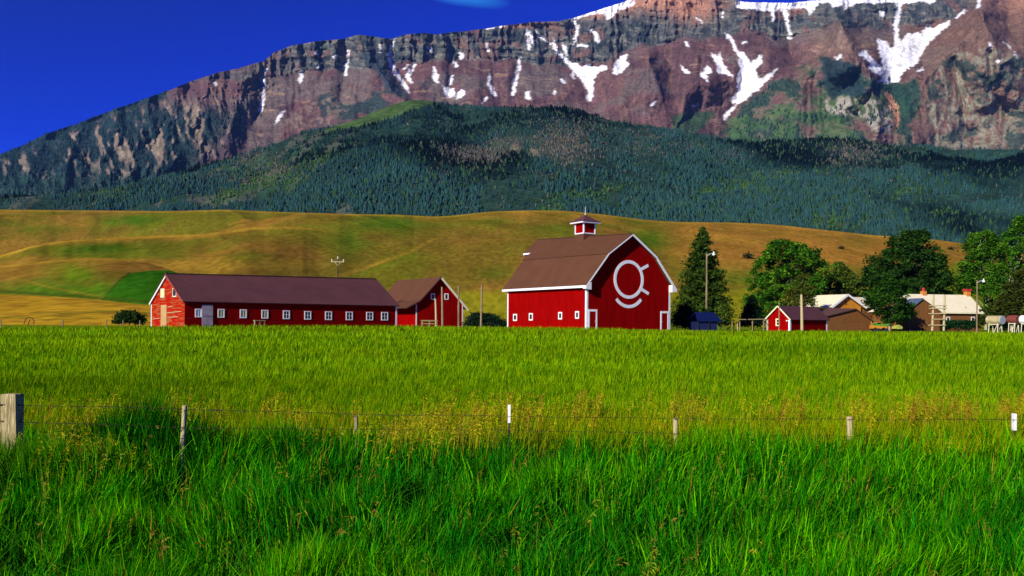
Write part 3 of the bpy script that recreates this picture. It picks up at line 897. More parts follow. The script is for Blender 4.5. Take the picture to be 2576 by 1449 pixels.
fh = npmesh("foothill", FV.reshape(-1, 3), grid_faces(*fpx.shape), M['rock'], None, np.clip(fc, .002, 1).reshape(-1, 3), True)
tag(fh, kind='structure')

# ------------------------------------------------------------------ far conifer forest: one mass
def conifer_unit():
    v, f = [], []
    for (z0, z1, r) in ((0.02, 0.62, 0.20), (0.36, 1.0, 0.135)):
        b = len(v)
        for k in range(5):
            an = 2 * math.pi * k / 5 + z0 * 3
            v.append((math.cos(an) * r, math.sin(an) * r, z0))
        v.append((0, 0, z1))
        for k in range(5):
            f.append((b + k, b + (k + 1) % 5, b + 5))
    return np.array(v), np.array(f)

def snag_unit():
    v = [(.02, 0, 0), (-.01, .017, 0), (-.01, -.017, 0), (0, 0, 1), (.1, 0, .5), (0.008, 0, .56), (-.09, .03, .66), (-.006, 0, .72)]
    f = [(0, 1, 3), (1, 2, 3), (2, 0, 3), (4, 5, 0), (6, 7, 1)]
    return np.array(v), np.array(f)

def scatter(unit, pos, h, wid, rot, col):
    uv, uf = unit
    n, k = len(pos), len(uv)
    c, s = np.cos(rot)[:, None], np.sin(rot)[:, None]
    x = (uv[:, 0] * c - uv[:, 1] * s) * wid[:, None]
    y = (uv[:, 0] * s + uv[:, 1] * c) * wid[:, None]
    z = uv[:, 2] * h[:, None]
    V = np.stack([x, y, z], -1) + pos[:, None, :]
    T = uf[None] + (np.arange(n) * k)[:, None, None]
    return V.reshape(-1, 3), T.reshape(-1, uf.shape[1]), np.repeat(col, k, 0)

def sample_sheet(V, n, wt):
    """random points on a grid sheet, cells weighted"""
    w = wt[:-1, :-1].ravel()
    w = w / w.sum()
    cidx = RNG.choice(len(w), n, p=w)
    r, cc = np.divmod(cidx, V.shape[1] - 1)
    a, b = RNG.random((n, 1)), RNG.random((n, 1))
    return (V[r, cc] * (1 - a) * (1 - b) + V[r, cc + 1] * (1 - a) * b + V[r + 1, cc] * a * (1 - b) + V[r + 1, cc + 1] * a * b), r, cc

frow = (t <= 1.02).astype(float) + 0 * fpx
inview = ((fpx > -150) & (fpx < 2726)).astype(float)
cellw = np.ones(fpx.shape)
cellw[:-1] = np.abs(np.diff(fpy, axis=0)) + .25
dens = frow * (0.08 + .92 * inview) * cellw * (1 - .9 * dead_mask(fpx, fpy, nA)) * (1 - .8 * glade_mask(fpx, fpy, nA)) * np.clip(1 - 1.2 * mead, 0, 1) * np.clip(1 - 1.5 * (blob(fpx, fpy, 1297, 373, 13, 15) + blob(fpx, fpy, 1343, 388, 13, 15)), 0, 1) * np.clip((nA - .36) * 5.0, .05, 1.5) * (fpy < 640)
N = 72000
pos, r, cc = sample_sheet(FV, N, dens)
hh = (5.5 + 10 * RNG.random(N) ** 2.2) * (0.6 + .8 * nA[r, cc])
wd = hh * (1.15 + .9 * RNG.random(N))
pos[:, 2] -= .5
shade_ = fbm(pos[:, 0] / 260.0 + pos[:, 1] / 700.0, pos[:, 1] / 420.0 - pos[:, 0] / 900.0, 4, 151) + .16 * (1.2 - 1.6 * (pos[:, 1] - 1250) / 1650.0)   # shadow band near the crest and shade patches painted into the tree colour
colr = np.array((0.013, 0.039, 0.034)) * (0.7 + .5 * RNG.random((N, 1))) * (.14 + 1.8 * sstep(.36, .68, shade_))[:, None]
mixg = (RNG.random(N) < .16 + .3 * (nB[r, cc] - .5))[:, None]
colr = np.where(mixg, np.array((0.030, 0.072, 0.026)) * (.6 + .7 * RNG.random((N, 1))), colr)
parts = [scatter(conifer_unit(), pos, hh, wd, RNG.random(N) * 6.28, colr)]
# light broadleaf scrub in the glades
N = 2600
pos, r, cc = sample_sheet(FV, N, frow * inview * cellw * glade_mask(fpx, fpy, nA) * (mead < .2))
hh = 4 + 4 * RNG.random(N)
parts.append(scatter(conifer_unit(), pos, hh, hh * 2.4, RNG.random(N) * 6.28, np.array((0.045, 0.105, 0.022)) * (.6 + .8 * RNG.random((N, 1)))))
# grey standing dead trunks
N = 8500
pos, r, cc = sample_sheet(FV, N, frow * inview * cellw * (dead_mask(fpx, fpy, nA) + .012) * (mead < .2))
hh = 6 + 6 * RNG.random(N)
parts.append(scatter(snag_unit(), pos, hh, 14 + 10 * RNG.random(N), RNG.random(N) * 6.28, np.array((0.17, 0.16, 0.12)) * (.35 + .6 * RNG.random((N, 1)))))
# scattered firs on the mountain shoulder and its foot
mask = np.clip(sc, 0, 1) * (MT_PX > -80) * (MT_PX < 2650) * (.15 + .85 * (fbm(MT_PX / 20, MT_PY / 20, 3, 8) > .45))
mask = mask + 0.25 * ff * (MT_PX > -80) * (MT_PX < 2650)
mask = mask + .5 * (polym := inpoly(MT_PX, MT_PY, LOWR)) * (n1 > .52) * (MT_PY > 200)
mask = mask * (snm < .1)
MV = V[:NR]
N = 9000
pos, r, cc = sample_sheet(MV, N, mask)
hh = 10 + 12 * RNG.random(N)
parts.append(scatter(conifer_unit(), pos, hh, hh * 1.1, RNG.random(N) * 6.28, np.array((0.017, 0.042, 0.034)) * (.6 + .9 * RNG.random((N, 1)))))
vs, ts, cs, b = [], [], [], 0
for v, f_, c_ in parts:
    vs.append(v); ts.append(f_ + b); cs.append(c_); b += len(v)
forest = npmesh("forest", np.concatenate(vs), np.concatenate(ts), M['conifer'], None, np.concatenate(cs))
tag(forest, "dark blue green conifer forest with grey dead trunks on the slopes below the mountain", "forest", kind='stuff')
del vs, ts, cs, parts, MV

# ------------------------------------------------------------------ grass
def blades(pos, h, w, lean, yaw, col, tipcol=None):
    n = len(pos)
    face = RNG.random(n) * math.pi
    fx, fy = np.cos(face) * w / 2, np.sin(face) * w / 2
    lx, ly = np.cos(yaw) * lean * h, np.sin(yaw) * lean * h
    z0 = np.zeros(n)
    def pt(kx, s, zf):
        return np.stack([pos[:, 0] + lx * kx + fx * s, pos[:, 1] + ly * kx + fy * s, pos[:, 2] + h * zf], -1)
    V = np.stack([pt(0, -1, 0), pt(0, 1, 0), pt(.32, -.85, .55), pt(.32, .85, .55), pt(1, 0, 1 - .25 * lean)], 1)
    T = np.array([(0, 1, 3), (0, 3, 2), (2, 3, 4)])[None] + (np.arange(n) * 5)[:, None, None]
    c = np.repeat(col[:, None, :], 5, 1)
    if tipcol is not None:
        c[:, 4] = tipcol
        c[:, 2:4] = .5 * c[:, 2:4] + .5 * tipcol[:, None]
    return V.reshape(-1, 3), T.reshape(-1, 3), c.reshape(-1, 3)

def spread(n, d0, d1, margin=1.08, power=1.0, deep=None):
    u = RNG.random(n)
    d = 1 / (1 / d0 + (1 / d1 - 1 / d0) * u ** power)
    X = (RNG.random(n) * 2 - 1) * 1288 * margin / F * d
    side = RNG.random(n) < .22                      # a thinner belt beyond both edges of the view
    X = np.where(side, np.sign(X) * (1288 * margin / F * d + 6.0 * RNG.random(n)), X)
    return X, d, X / d * F + CX

# roadside verge
N = 170000
X, Dd, sxp = spread(N, 6.6, 18.5, 1.10)
X = X + .12 * RNG.normal(size=N)
clump = fbm(X * 1.6, Dd * 1.6, 3, 201)
broad = fbm(X * .35, Dd * .35, 3, 205)
keep = RNG.random(N) < np.clip(.06 + 2.3 * (clump - .30), .04, 1) * (1 - sstep(15.2, 18.5, Dd + 2 * (clump - .5)))
keep &= ~((np.abs(X + .383 * Dd) < .13) & (Dd > 11.9) & (Dd < 14.05) & (RNG.random(N) < .9))
X, Dd, clump, broad = X[keep], Dd[keep], clump[keep], broad[keep]
n = len(X)
h = (.36 + .34 * RNG.random(n)) * (.45 + 1.1 * clump) * (.75 + .5 * broad)
tallp = blob(X, Dd, -5.6, 14.2, 1.0, .9) + blob(X, Dd, -3.4, 14.6, .8, .7) * .6 + .9 * blob(X, Dd, -7.2, 12.2, 1.2, .7)
h = h * (1 + .75 * np.clip(tallp, 0, 1))
wd = (.009 + .011 * RNG.random(n)) * (.8 + Dd / 40)
pos = np.stack([X, Dd, gz(X, Dd) - .02], -1)
yaw = np.where(RNG.random(n) < .72, (fbm(X * .9, Dd * .9, 2, 209) - .5) * 9 + RNG.normal(size=n) * .7, RNG.random(n) * 6.28)
yaw = np.where(blob(X, Dd, -3.2, 10.2, 1.8, 1.6) > .5, 2.6 + .7 * RNG.normal(size=n), yaw)
lean = np.abs(RNG.normal(size=n)) * .28 + .08
kk = RNG.random((n, 1))
base = np.array((0.016, 0.225, 0.001)) * (.20 + 1.05 * kk ** 1.4)
base = np.where(RNG.random((n, 1)) < .32 + .5 * (broad[:, None] - .5), np.array((0.085, 0.40, 0.001)) * (.35 + .9 * kk), base)
base = np.where(RNG.random((n, 1)) < np.clip(.5 - 1.6 * (broad[:, None] - .5), 0, 1) * .8, np.array((0.006, 0.19, 0.006)) * (.2 + 1.0 * kk ** 1.3), base)
base = np.where(RNG.random((n, 1)) < .02, np.array((0.23, 0.20, 0.03)) * (.5 + .7 * kk), base)
tip = base * np.array((2.2, 1.6, 1.0))
parts = [blades(pos, h, wd, lean, yaw, base, tip)]
# a tall dark stand left of the second post and a lower one right of it
N = 5200
X = np.concatenate([RNG.normal(size=3400) * .62 - 6.1, RNG.normal(size=1800) * .8 - 3.9])
Dd = np.concatenate([RNG.normal(size=3400) * .45 + 14.4, RNG.normal(size=1800) * .45 + 14.7])
hm = np.concatenate([np.full(3400, 1.42), np.full(1800, .92)])
h = hm * (.50 + .52 * RNG.random(N)) * (.62 + .75 * fbm(X * 2.2, Dd * 2.2, 2, 303)) * (1 - .30 * np.abs(X - np.where(np.arange(N) < 3400, -6.1, -3.9)))
h = np.maximum(h, .3)
h = np.where((np.abs(X + .383 * Dd) < .13) & (Dd < 14.05), .18, h)
kk = RNG.random((N, 1))
base = np.array((0.007, 0.13, 0.004)) * (.25 + .95 * kk)
parts.append(blades(np.stack([X, Dd, gz(X, Dd)], -1), h, .011 + .010 * RNG.random(N), .10 + .22 * RNG.random(N), RNG.random(N) * 6.28, base, base * np.array((2.0, 1.4, 1))))
# rank grass round the foot of the corner post
N = 1700
X = RNG.normal(size=N) * .55 - 7.25
Dd = 12.35 + .28 * RNG.normal(size=N)
kk = RNG.random((N, 1))
base = np.array((0.05, 0.23, 0.004)) * (.25 + .95 * kk)
parts.append(blades(np.stack([X, Dd, gz(X, Dd)], -1), (.70 + .42 * RNG.random(N)), .011 + .010 * RNG.random(N), .10 + .25 * RNG.random(N), RNG.random(N) * 6.28, base, base * np.array((2.0, 1.4, 1))))
# arching broad leaves
N = 5000
X, Dd, _ = spread(N, 6.8, 16.5, 1.08)
pos = np.stack([X, Dd, gz(X, Dd)], -1)
h = .5 + .35 * RNG.random(N)
kk = RNG.random((N, 1))
base = np.array((0.03, 0.20, 0.008)) * (.5 + .8 * kk)
parts.append(blades(pos, h, .012 + .010 * RNG.random(N), .5 + .5 * RNG.random(N), RNG.random(N) * 6.28, base, base * np.array((1.8, 1.3, 1))))

def join(name, parts, mat, label, cat):
    vs, ts, cs, b = [], [], [], 0
    for v, f_, c_ in parts:
        vs.append(v); ts.append(f_ + b); cs.append(c_); b += len(v)
    o = npmesh(name, np.concatenate(vs), np.concatenate(ts), mat, None, np.concatenate(cs))
    return tag(o, label, cat, kind='stuff')
join("verge_grass", parts, M['blade'], "tall dark green uncut grass on the near side of the wire fence", "grass")

# the grain field behind the fence
N = 300000
X, Dd, sxp = spread(N, 15.2, 113.0, 1.10, .80)
ed = edge_depth(sxp)
keep = (Dd < ed + .8) & (RNG.random(N) < sstep(14.8, 17.5, Dd + 1.5 * (fbm(X * .8, Dd * .8, 2, 3) - .5)))
X, Dd, ed = X[keep], Dd[keep], ed[keep]
n = len(X)
cl = fbm(X * .9, Dd * .45, 3, 221)
br = fbm(X * .05, Dd * .05, 3, 225)
fine = fbm(X * 3.0, Dd * 1.5, 2, 229)
h = (.40 + .16 * RNG.random(n)) * (.80 + .45 * cl) * np.where(Dd > 60, .93, 1)
h = h * (1 + .12 * (1 - sstep(16, 24, Dd)))
wd = (.010 + .008 * RNG.random(n)) * np.maximum(1, Dd / 17.0)
pos = np.stack([X, Dd, gz(X, Dd) - .02], -1)
yaw = np.where(RNG.random(n) < .6, RNG.normal(size=n) * .8, RNG.random(n) * 6.28)
lean = np.abs(RNG.normal(size=n)) * .2 + .06
kk = RNG.random((n, 1))
stripe = (fbm(X * .02, Dd * .16, 3, 233) - .5)[:, None]
base = np.array((0.192, 0.350, 0.002)) * (.55 + .75 * kk) * (1 + .8 * stripe)
green = np.array((0.070, 0.225, 0.002)) * (.45 + .8 * kk) * (1 + .8 * stripe)
base = np.where(RNG.random((n, 1)) < np.clip(.42 - 1.3 * (fine[:, None] - .5) + .8 * (br[:, None] - .5), .05, .9) * (1 - .6 * sstep(55, 95, Dd))[:, None], green, base)
near = (1 - sstep(16, 23, Dd))[:, None]
base = np.where(RNG.random((n, 1)) < near * .55, np.array((0.32, 0.37, 0.004)) * (.5 + .7 * kk), base)
parts = [blades(pos, h, wd, lean, yaw, base, base * np.array((1.35, 1.2, 1.0)))]
join("grain_field", parts, M['blade'], "bright yellow green young grain covering the flat field up to the barns", "grain")

# flowering heads of wild grass along the fence
def heads(n, xs_, ds_, hmin, hmax, cols):
    V, T, C = [], [], []
    b = 0
    for i in range(n):
        X, Y = xs_[i], ds_[i]
        z = gzf(X, Y)
        H = random.uniform(hmin, hmax)
        yaw = random.gauss(0, .9)
        lean = random.uniform(.05, .35)
        dx, dy = math.cos(yaw), math.sin(yaw)
        cc = np.array(random.choice(cols)) * random.uniform(.6, 1.25)
        w = .0035 * max(1, Y / 12)
        m_ = X + dx * lean * H * .5
        v = [(X - w, Y, z), (X + w, Y, z), (m_ + w, Y + dy * lean * H * .5, z + H * .72), (m_ - w, Y + dy * lean * H * .5, z + H * .72)]
        V += v; T += [(b, b + 1, b + 2), (b, b + 2, b + 3)]
        C += [cc * (.45, .9, .6)] * 2 + [cc] * 2
        b += 4
        for k in range(random.randint(9, 15)):
            s = random.random()
            q = .72 + .28 * s
            px_ = X + dx * lean * H * (q ** 2)
            py_ = Y + dy * lean * H * (q ** 2)
            pz_ = z + H * q
            a = random.uniform(0, 6.28)
            L = random.uniform(.03, .085) * (1.25 - s * .6)
            ex, ey, ez = math.cos(a) * L, math.sin(a) * L, random.uniform(-.9, .5) * L
            ww = .0042 * max(1, Y / 13)
            V += [(px_, py_, pz_), (px_ + ex * .6 - ey * ww / L, py_ + ey * .6 + ex * ww / L, pz_ + ez * .4 + ww), (px_ + ex, py_ + ey, pz_ + ez - .01), (px_ + ex * .6 + ey * ww / L, py_ + ey * .6 - ex * ww / L, pz_ + ez * .4 - ww)]
            T += [(b, b + 1, b + 2), (b, b + 2, b + 3)]
            c2 = cc * random.uniform(.75, 1.3)
            C += [c2] * 4
            b += 4
    return np.array(V), np.array(T), np.array(C)

def fence_d(x):
    return line([(-300, 12.4), (30, 13.0), (464, 14.0), (895, 14.9), (1281, 15.6), (1699, 16.3), (2137, 16.6), (2551, 16.8), (3000, 17)], x)
nh = 2200
hx = np.array([random.random() ** .75 * 2760 - 90 for _ in range(nh)])
cluster = fbm(hx / 55.0, hx * 0 + .3, 3, 241)
hd = fence_d(hx) + 1.6 + RNG.normal(size=nh) * 1.0 + 2.2 * RNG.random(nh)
hd = np.where(hx < 700, hd + 1.5, hd)
ok = RNG.random(nh) < np.clip(sstep(.36, .62, cluster) * np.where(hx < 1000, .55, 1.0) + .08, 0, 1)
hx, hd = hx[ok], hd[ok]
YEL = [(0.48, 0.40, 0.010), (0.55, 0.46, 0.012), (0.46, 0.27, 0.02), (0.34, 0.38, 0.006), (0.30, 0.36, 0.006), (0.34, 0.16, 0.02)]
parts = [heads(len(hx), (hx - CX) / F * hd, hd, .62, 1.0, YEL)]
nh = 100
hd = 1 / (1 / 7.5 + (1 / 16.0 - 1 / 7.5) * RNG.random(nh) ** .8)
hx = (RNG.random(nh) * 2.1 - 1.05) * 1288 + CX
parts.append(heads(nh, (hx - CX) / F * hd, hd, .5, .85, [(0.36, 0.34, 0.02), (0.28, 0.30, 0.02), (0.34, 0.22, 0.03)]))
nh = 260
hx = np.concatenate([RNG.normal(size=130) * 70 + 190, RNG.normal(size=130) * 110 + 1060])
hd = fence_d(hx) + RNG.normal(size=260) * .8 - .3
parts.append(heads(nh, (hx - CX) / F * hd, hd, .75, 1.05, YEL[:2] + [(0.34, 0.33, 0.03)]))
join("flowering_grass", parts, M['blade'], "yellow and rust coloured flowering grass heads growing along the wire fence", "wild grass")

# ------------------------------------------------------------------ wire fence in front
fence = empty("wire_fence", P(1281, 1150, 15.6), 0, "low barbed wire fence on mixed wood and steel posts crossing the grass", "fence")
FO = fence.location

def rel(p): return Vector(p) - FO
def fence_post(x, ytop, wid, mat, label, steel=False, lean=0.0, sq=False):
    d = float(fence_d(x))
    top = P(x, ytop, d)
    zb = gzf(top.x, d) - .3
    w = wid / F * d
    bm = bmesh.new()
    foot = Vector((top.x - lean, top.y, zb))
    if steel:
        beam(bm, rel(foot), rel((top.x, top.y, top.z - .33)), .035, .035)
        beam(bm, rel(foot + Vector((0, -.022, 0))), rel((top.x, top.y - .022, top.z - .33)), .012, .03)
        o = bm_obj("post", bm, M['tpost'], fence)
        b2 = bmesh.new()
        beam(b2, rel((top.x, top.y - .004, top.z - .33)), rel((top.x, top.y - .004, top.z)), w, .05)
        for k in range(4):
            beam(b2, rel((top.x - .012, top.y - .04, top.z - .05 - .075 * k)), rel((top.x + .012, top.y - .04, top.z - .05 - .075 * k)), .012, .012)
        bm_obj("white_tip", b2, M['white'], o)
    else:
        n = 12
        if sq:
            beam(bm, rel(foot), rel(top), w, w * .9, up=(0, 1, 0))
            bmesh.ops.subdivide_edges(bm, edges=bm.edges[:], cuts=3)
            for v in bm.verts:
                v.co += Vector((random.uniform(-1, 1), random.uniform(-1, 1), random.uniform(-1, 1))) * .008
        else:
            pts, rad = [], []
            for k in range(6):
                q = k / 5
                pts.append(rel(foot.lerp(top, q)) + Vector((random.uniform(-1, 1) * .006, 0, 0)))
                rad.append(w / 2 * (1.04 - .1 * q + random.uniform(-.05, .05)))
            tube(bm, pts, rad, 10)
        o = bm_obj("post", bm, mat, fence)
        o['label'] = label
    return top
fence_post(31, 991, 38, M['corner'], "thick squared grey corner post", sq=True)
fence_post(465, 1020, 13, M['palewood'], "tall pale peeled wooden post", lean=.06)
fence_post(896, 1045, 10, M['wood'], "short weathered post half hidden by grass")
fence_post(1281, 1018, 12, None, None, steel=True)
fence_post(1699, 1052, 13, M['palewood'], "pale split wooden post", lean=-.02)
fence_post(2137, 1048, 15, M['palewood'], "round pale wooden post", lean=-.02)
fence_post(2551, 1040, 12, None, None, steel=True)

def wire(pts):
    bm = bmesh.new()
    path = []
    xs_ = np.linspace(pts[0][0], pts[-1][0], 90)
    ys_ = line(pts, xs_)
    for x, y in zip(xs_, ys_):
        sag = 2.0 * math.sin(x / 68.0) * .4
        path.append(rel(P(x, y + sag, float(fence_d(x)) - .07)))
    tube(bm, path, .0030, 5)
    for k in range(0, 300):
        q = random.random() * 88
        i = int(q)
        c = path[i].lerp(path[i + 1], q - i)
        for s in (1, -1):
            beam(bm, c + Vector((-.006 * s, 0, -.014)), c + Vector((.006 * s, 0, .014)), .004, .004)
    bm_obj("wire", bm, M['wire'], fence)
wire([(-250, 1012), (32, 1018), (464, 1029), (895, 1042), (1281, 1047), (1699, 1053), (2137, 1055), (2551, 1056), (2900, 1056)])
wire([(-250, 1052), (32, 1060), (464, 1076), (895, 1080), (1281, 1082), (1699, 1091), (2137, 1098), (2551, 1101), (2900, 1102)])

# ------------------------------------------------------------------ buildings
class Bld:
    """frame of a building: origin at its near corner, u to the right and away, v to the left and away"""
    def __init__(s, x, d, a, zg=None):
        s.a = math.radians(a)
        s.d = d
        p = P(x, yh(x), d)
        s.o = Vector((p.x, p.y, gzf(p.x, d) if zg is None else zg))
        s.u = Vector((math.cos(s.a), math.sin(s.a), 0))
        s.v = Vector((-math.sin(s.a), math.cos(s.a), 0))
    def ray(s, x, y):
        return P(x, y, 1.0) - Vector((0, 0, CZ))
    def front(s, x, y, v=0.0):
        r = s.ray(x, y); q = s.o + s.v * v
        k = (q.x * s.v.x + q.y * s.v.y) / (r.x * s.v.x + r.y * s.v.y)
        p = r * k - q
        return p.x * s.u.x + p.y * s.u.y, r.z * k + CZ - s.o.z
    def side(s, x, y, u=0.0):
        r = s.ray(x, y); q = s.o + s.u * u
        k = (q.x * s.u.x + q.y * s.u.y) / (r.x * s.u.x + r.y * s.u.y)
        p = r * k - q
        return p.x * s.v.x + p.y * s.v.y, r.z * k + CZ - s.o.z
    def empty(s, name, label, cat, group=None):
        return empty(name, s.o, s.a, label, cat, group)

def fu(p, q, s): return (p, s, q)        # profile in u,z swept along v
def fv(p, q, s): return (s, p, q)        # profile in v,z swept along u

def boxes(name, lst, mat, parent):
    for a, b in lst:
        bm = bmesh.new()
        box(bm, a, b)
        bm_obj(name, bm, mat, parent)

def ring_box(bm, face, a0, a1, z0, z1, t, e0, e1):
    """picture frame of width t on a wall; face 'front' (v = e) or 'side' (u = e)"""
    def bx(a, b, c, d):
        if face == 'front': box(bm, (a, e1, c), (b, e0, d))
        else: box(bm, (e1, a, c), (e0, b, d))
    bx(a0, a1, z1 - t, z1)
    bx(a0, a1, z0, z0 + t)
    bx(a0, a0 + t, z0 + t, z1 - t)
    bx(a1 - t, a1, z0 + t, z1 - t)

def window(par, face, a0, a1, z0, z1, t, pane, mull=True, bar=False, wall=0.0, frame=None):
    bm = bmesh.new()
    ring_box(bm, face, a0, a1, z0, z1, t, wall - .005, wall - .07)
    mid = (a0 + a1) / 2
    if mull:
        if face == 'front': box(bm, (mid - t * .28, wall - .05, z0 + t), (mid + t * .28, wall - .012, z1 - t))
        else: box(bm, (wall - .05, mid - t * .28, z0 + t), (wall - .012, mid + t * .28, z1 - t))
    if bar:
        zm = (z0 + z1) / 2
        if face == 'front': box(bm, (a0 + t, wall - .045, zm - t * .2), (a1 - t, wall - .014, zm + t * .2))
        else: box(bm, (wall - .045, a0 + t, zm - t * .2), (wall - .014, a1 - t, zm + t * .2))
    w = bm_obj("window", bm, frame or M['white'], par)
    bm = bmesh.new()
    if face == 'front': box(bm, (a0 + t * .9, wall - .03, z0 + t * .9), (a1 - t * .9, wall - .004, z1 - t * .9))
    else: box(bm, (wall - .03, a0 + t * .9, z0 + t * .9), (wall - .004, a1 - t * .9, z1 - t * .9))
    bm_obj("pane", bm, pane, w)
    return w

# ---- the big gambrel barn
B = Bld(1475, 118, 32)
barn = B.empty("gambrel_barn", "big red barn with brown gambrel roof, cupola and white circle mark on its gable", "barn")
Wd = B.front(1685.5, 800)[0]
Ln = B.side(1276.5, 800)[0]
OV = .65
ez = B.front(1475, 717.5)[1]
k1z = B.front(1528, 636, -OV)[1]
apz = B.front(1586.6, 587, -OV)[1]
mid = Wd / 2
ku = 3.35
prof = [(0, -.4), (Wd, -.4), (Wd, ez), (Wd - ku + .15, k1z - .35), (mid, apz - .3), (ku - .15, k1z - .35), (0, ez)]
bm = bmesh.new()
extr(bm, prof, fu, 0, Ln)
bm_obj("wall", bm, M['red'], barn)
RR_ = .9                                     # the ridge climbs a little towards the back, as in the photograph
def rz(v): return apz + RR_ * max(0, v) / Ln
def kz(v): return k1z + RR_ * .35 * max(0, v) / Ln
v0, v1 = -OV, Ln + .6
eo = .62
bm = bmesh.new()
slope_e = (k1z - ez) / ku
for sgn in (0, 1):
    def U(u): return u if sgn == 0 else Wd - u
    e_z = ez - .05
    slab(bm, (U(-eo), v0, e_z), (U(-eo), v1, e_z), (U(ku), v1, kz(v1)), (U(ku), v0, kz(v0)), .16)
    slab(bm, (U(ku - .22), v0 - .02, kz(v0) - .03), (U(ku - .22), v1 + .02, kz(v1) - .03), (U(mid), v1 + .02, rz(v1)), (U(mid), v0 - .02, rz(v0)), .14)
    # hay hood over the rear gable
    hv = Ln + 3.0
    hu = ku + (mid - ku) * .33
    hz = kz(Ln) + (rz(Ln) - kz(Ln)) * .33
    slab(bm, (U(hu), v1 - .2, hz + .02), (U(hu), hv - .2, hz + .06), (U(mid), hv + .2, rz(hv) + .02), (U(mid), v1 - .2, rz(v1) + .02), .14)
roof = bm_obj("roof", bm, M['roof'], barn)
bm = bmesh.new()
slab(bm, (mid - .14, v0 - .03, rz(v0) + .03), (mid - .14, hv + .2, rz(hv) + .05), (mid, hv + .2, rz(hv) + .09), (mid, v0 - .03, rz(v0) + .07), .03)
slab(bm, (mid + .14, v0 - .03, rz(v0) + .03), (mid + .14, hv + .2, rz(hv) + .05), (mid, hv + .2, rz(hv) + .09), (mid, v0 - .03, rz(v0) + .07), .03)
bm_obj("ridge_cap", bm, M['roofp'], roof)
# white rake boards, eave boards and returns
bm = bmesh.new()
for sgn in (0, 1):
    def U(u): return u if sgn == 0 else Wd - u
    tk = .34 if sgn == 1 else .18
    def seg(p, q, e):
        (u1, z1_), (u2, z2_) = p, q
        hexa(bm, [(U(u1), v0 - .09, z1_ - .06), (U(u2), v0 - .09, z2_ - .06), (U(u2), v0 - .09, z2_ - .06 - e), (U(u1), v0 - .09, z1_ - .06 - e), (U(u1), v0 - .03, z1_ - .06), (U(u2), v0 - .03, z2_ - .06), (U(u2), v0 - .03, z2_ - .06 - e), (U(u1), v0 - .03, z1_ - .06 - e)])
    seg((-eo, ez - .05), (ku - .1, k1z - .05), tk * 1.6)
    seg((ku - .1, k1z - .05), (mid, apz), tk)
    # boxed return at the eave
    hexa(bm, [(U(-eo - .02), v0 - .10, ez - .12), (U(.28), v0 - .10, ez + .42), (U(.28), v0 - .10, ez - .62), (U(-eo - .02), v0 - .10, ez - .50),
              (U(-eo - .02), -.002, ez - .12), (U(.28), -.002, ez + .42), (U(.28), -.002, ez - .62), (U(-eo - .02), -.002, ez - .50)])
bm_obj("rake_trim", bm, M['white'], barn)
bm = bmesh.new()
for u in (-eo - .07, Wd + eo):
    box(bm, (u, v0, ez - .36), (u + .07, v1, ez - .03))
bm_obj("eave_trim", bm, M['white'], barn)
# soffit
bm = bmesh.new()
box(bm, (-eo, 0.05, ez - .34), (-.01, v1 - .05, ez - .30))
bm_obj("soffit", bm, M['white'], barn)
# rear hood trim
bm = bmesh.new()
for sgn in (0, 1):
    def U(u): return u if sgn == 0 else Wd - u
    beam(bm, (U(hu - .05), v1 + .1, hz - .12), (U(hu - .05), hv - .2, hz - .08), .12, .26)
beam(bm, (hu, hv - .3, hz - .2), (Wd - hu, hv - .3, hz - .2), .10, .26)
bm_obj("hood_trim", bm, M['white'], barn)
# corner boards
for (u, v) in ((0, 0), (Wd, 0), (0, Ln)):
    du = (-.03, .28) if u == 0 else (-.28, .03)
    dv = (-.03, .28) if v == 0 else (-.28, .03)
    boxes("corner_board", [((u + du[0], v + dv[0], -.3), (u + du[1], v + dv[1], ez - .36))], M['white'], barn)
for (xz, yz0, yz1) in ((322, 1205, 1285), (505, 1195, 1280), (845, 1182, 1268), (1041, 1172, 1260)):
    xd = (1950 + xz * .3451) / 1.590
    w = 22 * .3451 / 1.59
    a0, zt = B.side(xd + w, (840 + yz0 * .3451) / 1.59)
    a1, zb = B.side(xd - w, (840 + yz1 * .3451) / 1.59)
    window(barn, 'side', min(a0, a1), max(a0, a1), zb, zt, .19, M['pane'], mull=False)
# two doors on the gable
for (xa, xb, yt) in ((1155, 1270, 1150), (2003, 2115, 1172)):
    u0, zt = B.front((1950 + xa * .3451) / 1.59, (840 + yt * .3451) / 1.59)
    u1, _ = B.front((1950 + xb * .3451) / 1.59, (840 + yt * .3451) / 1.59)
    if xa > 1500: u1 = Wd - .29
    else: u0 = .29
    bm = bmesh.new()
    box(bm, (u0, -.075, zt - .30), (u1, -.004, zt))
    box(bm, (u0, -.07, -.2), (u0 + .24, -.004, zt - .30))
    box(bm, (u1 - .24, -.07, -.2), (u1, -.004, zt - .30))
    dr = bm_obj("door", bm, M['white'], barn)
    bm = bmesh.new()
    box(bm, (u0 + .24, -.03, -.2), (u1 - .24, -.004, zt - .30))
    bm_obj("door_panel", bm, M['red'], dr)
    bm = bmesh.new()
    hx_ = u1 - .32 if xa < 1500 else u0 + .32
    box(bm, (hx_ - .05, -.07, 1.05), (hx_ + .05, -.031, 1.2))
    bm_obj("handle", bm, M['metal'], dr)
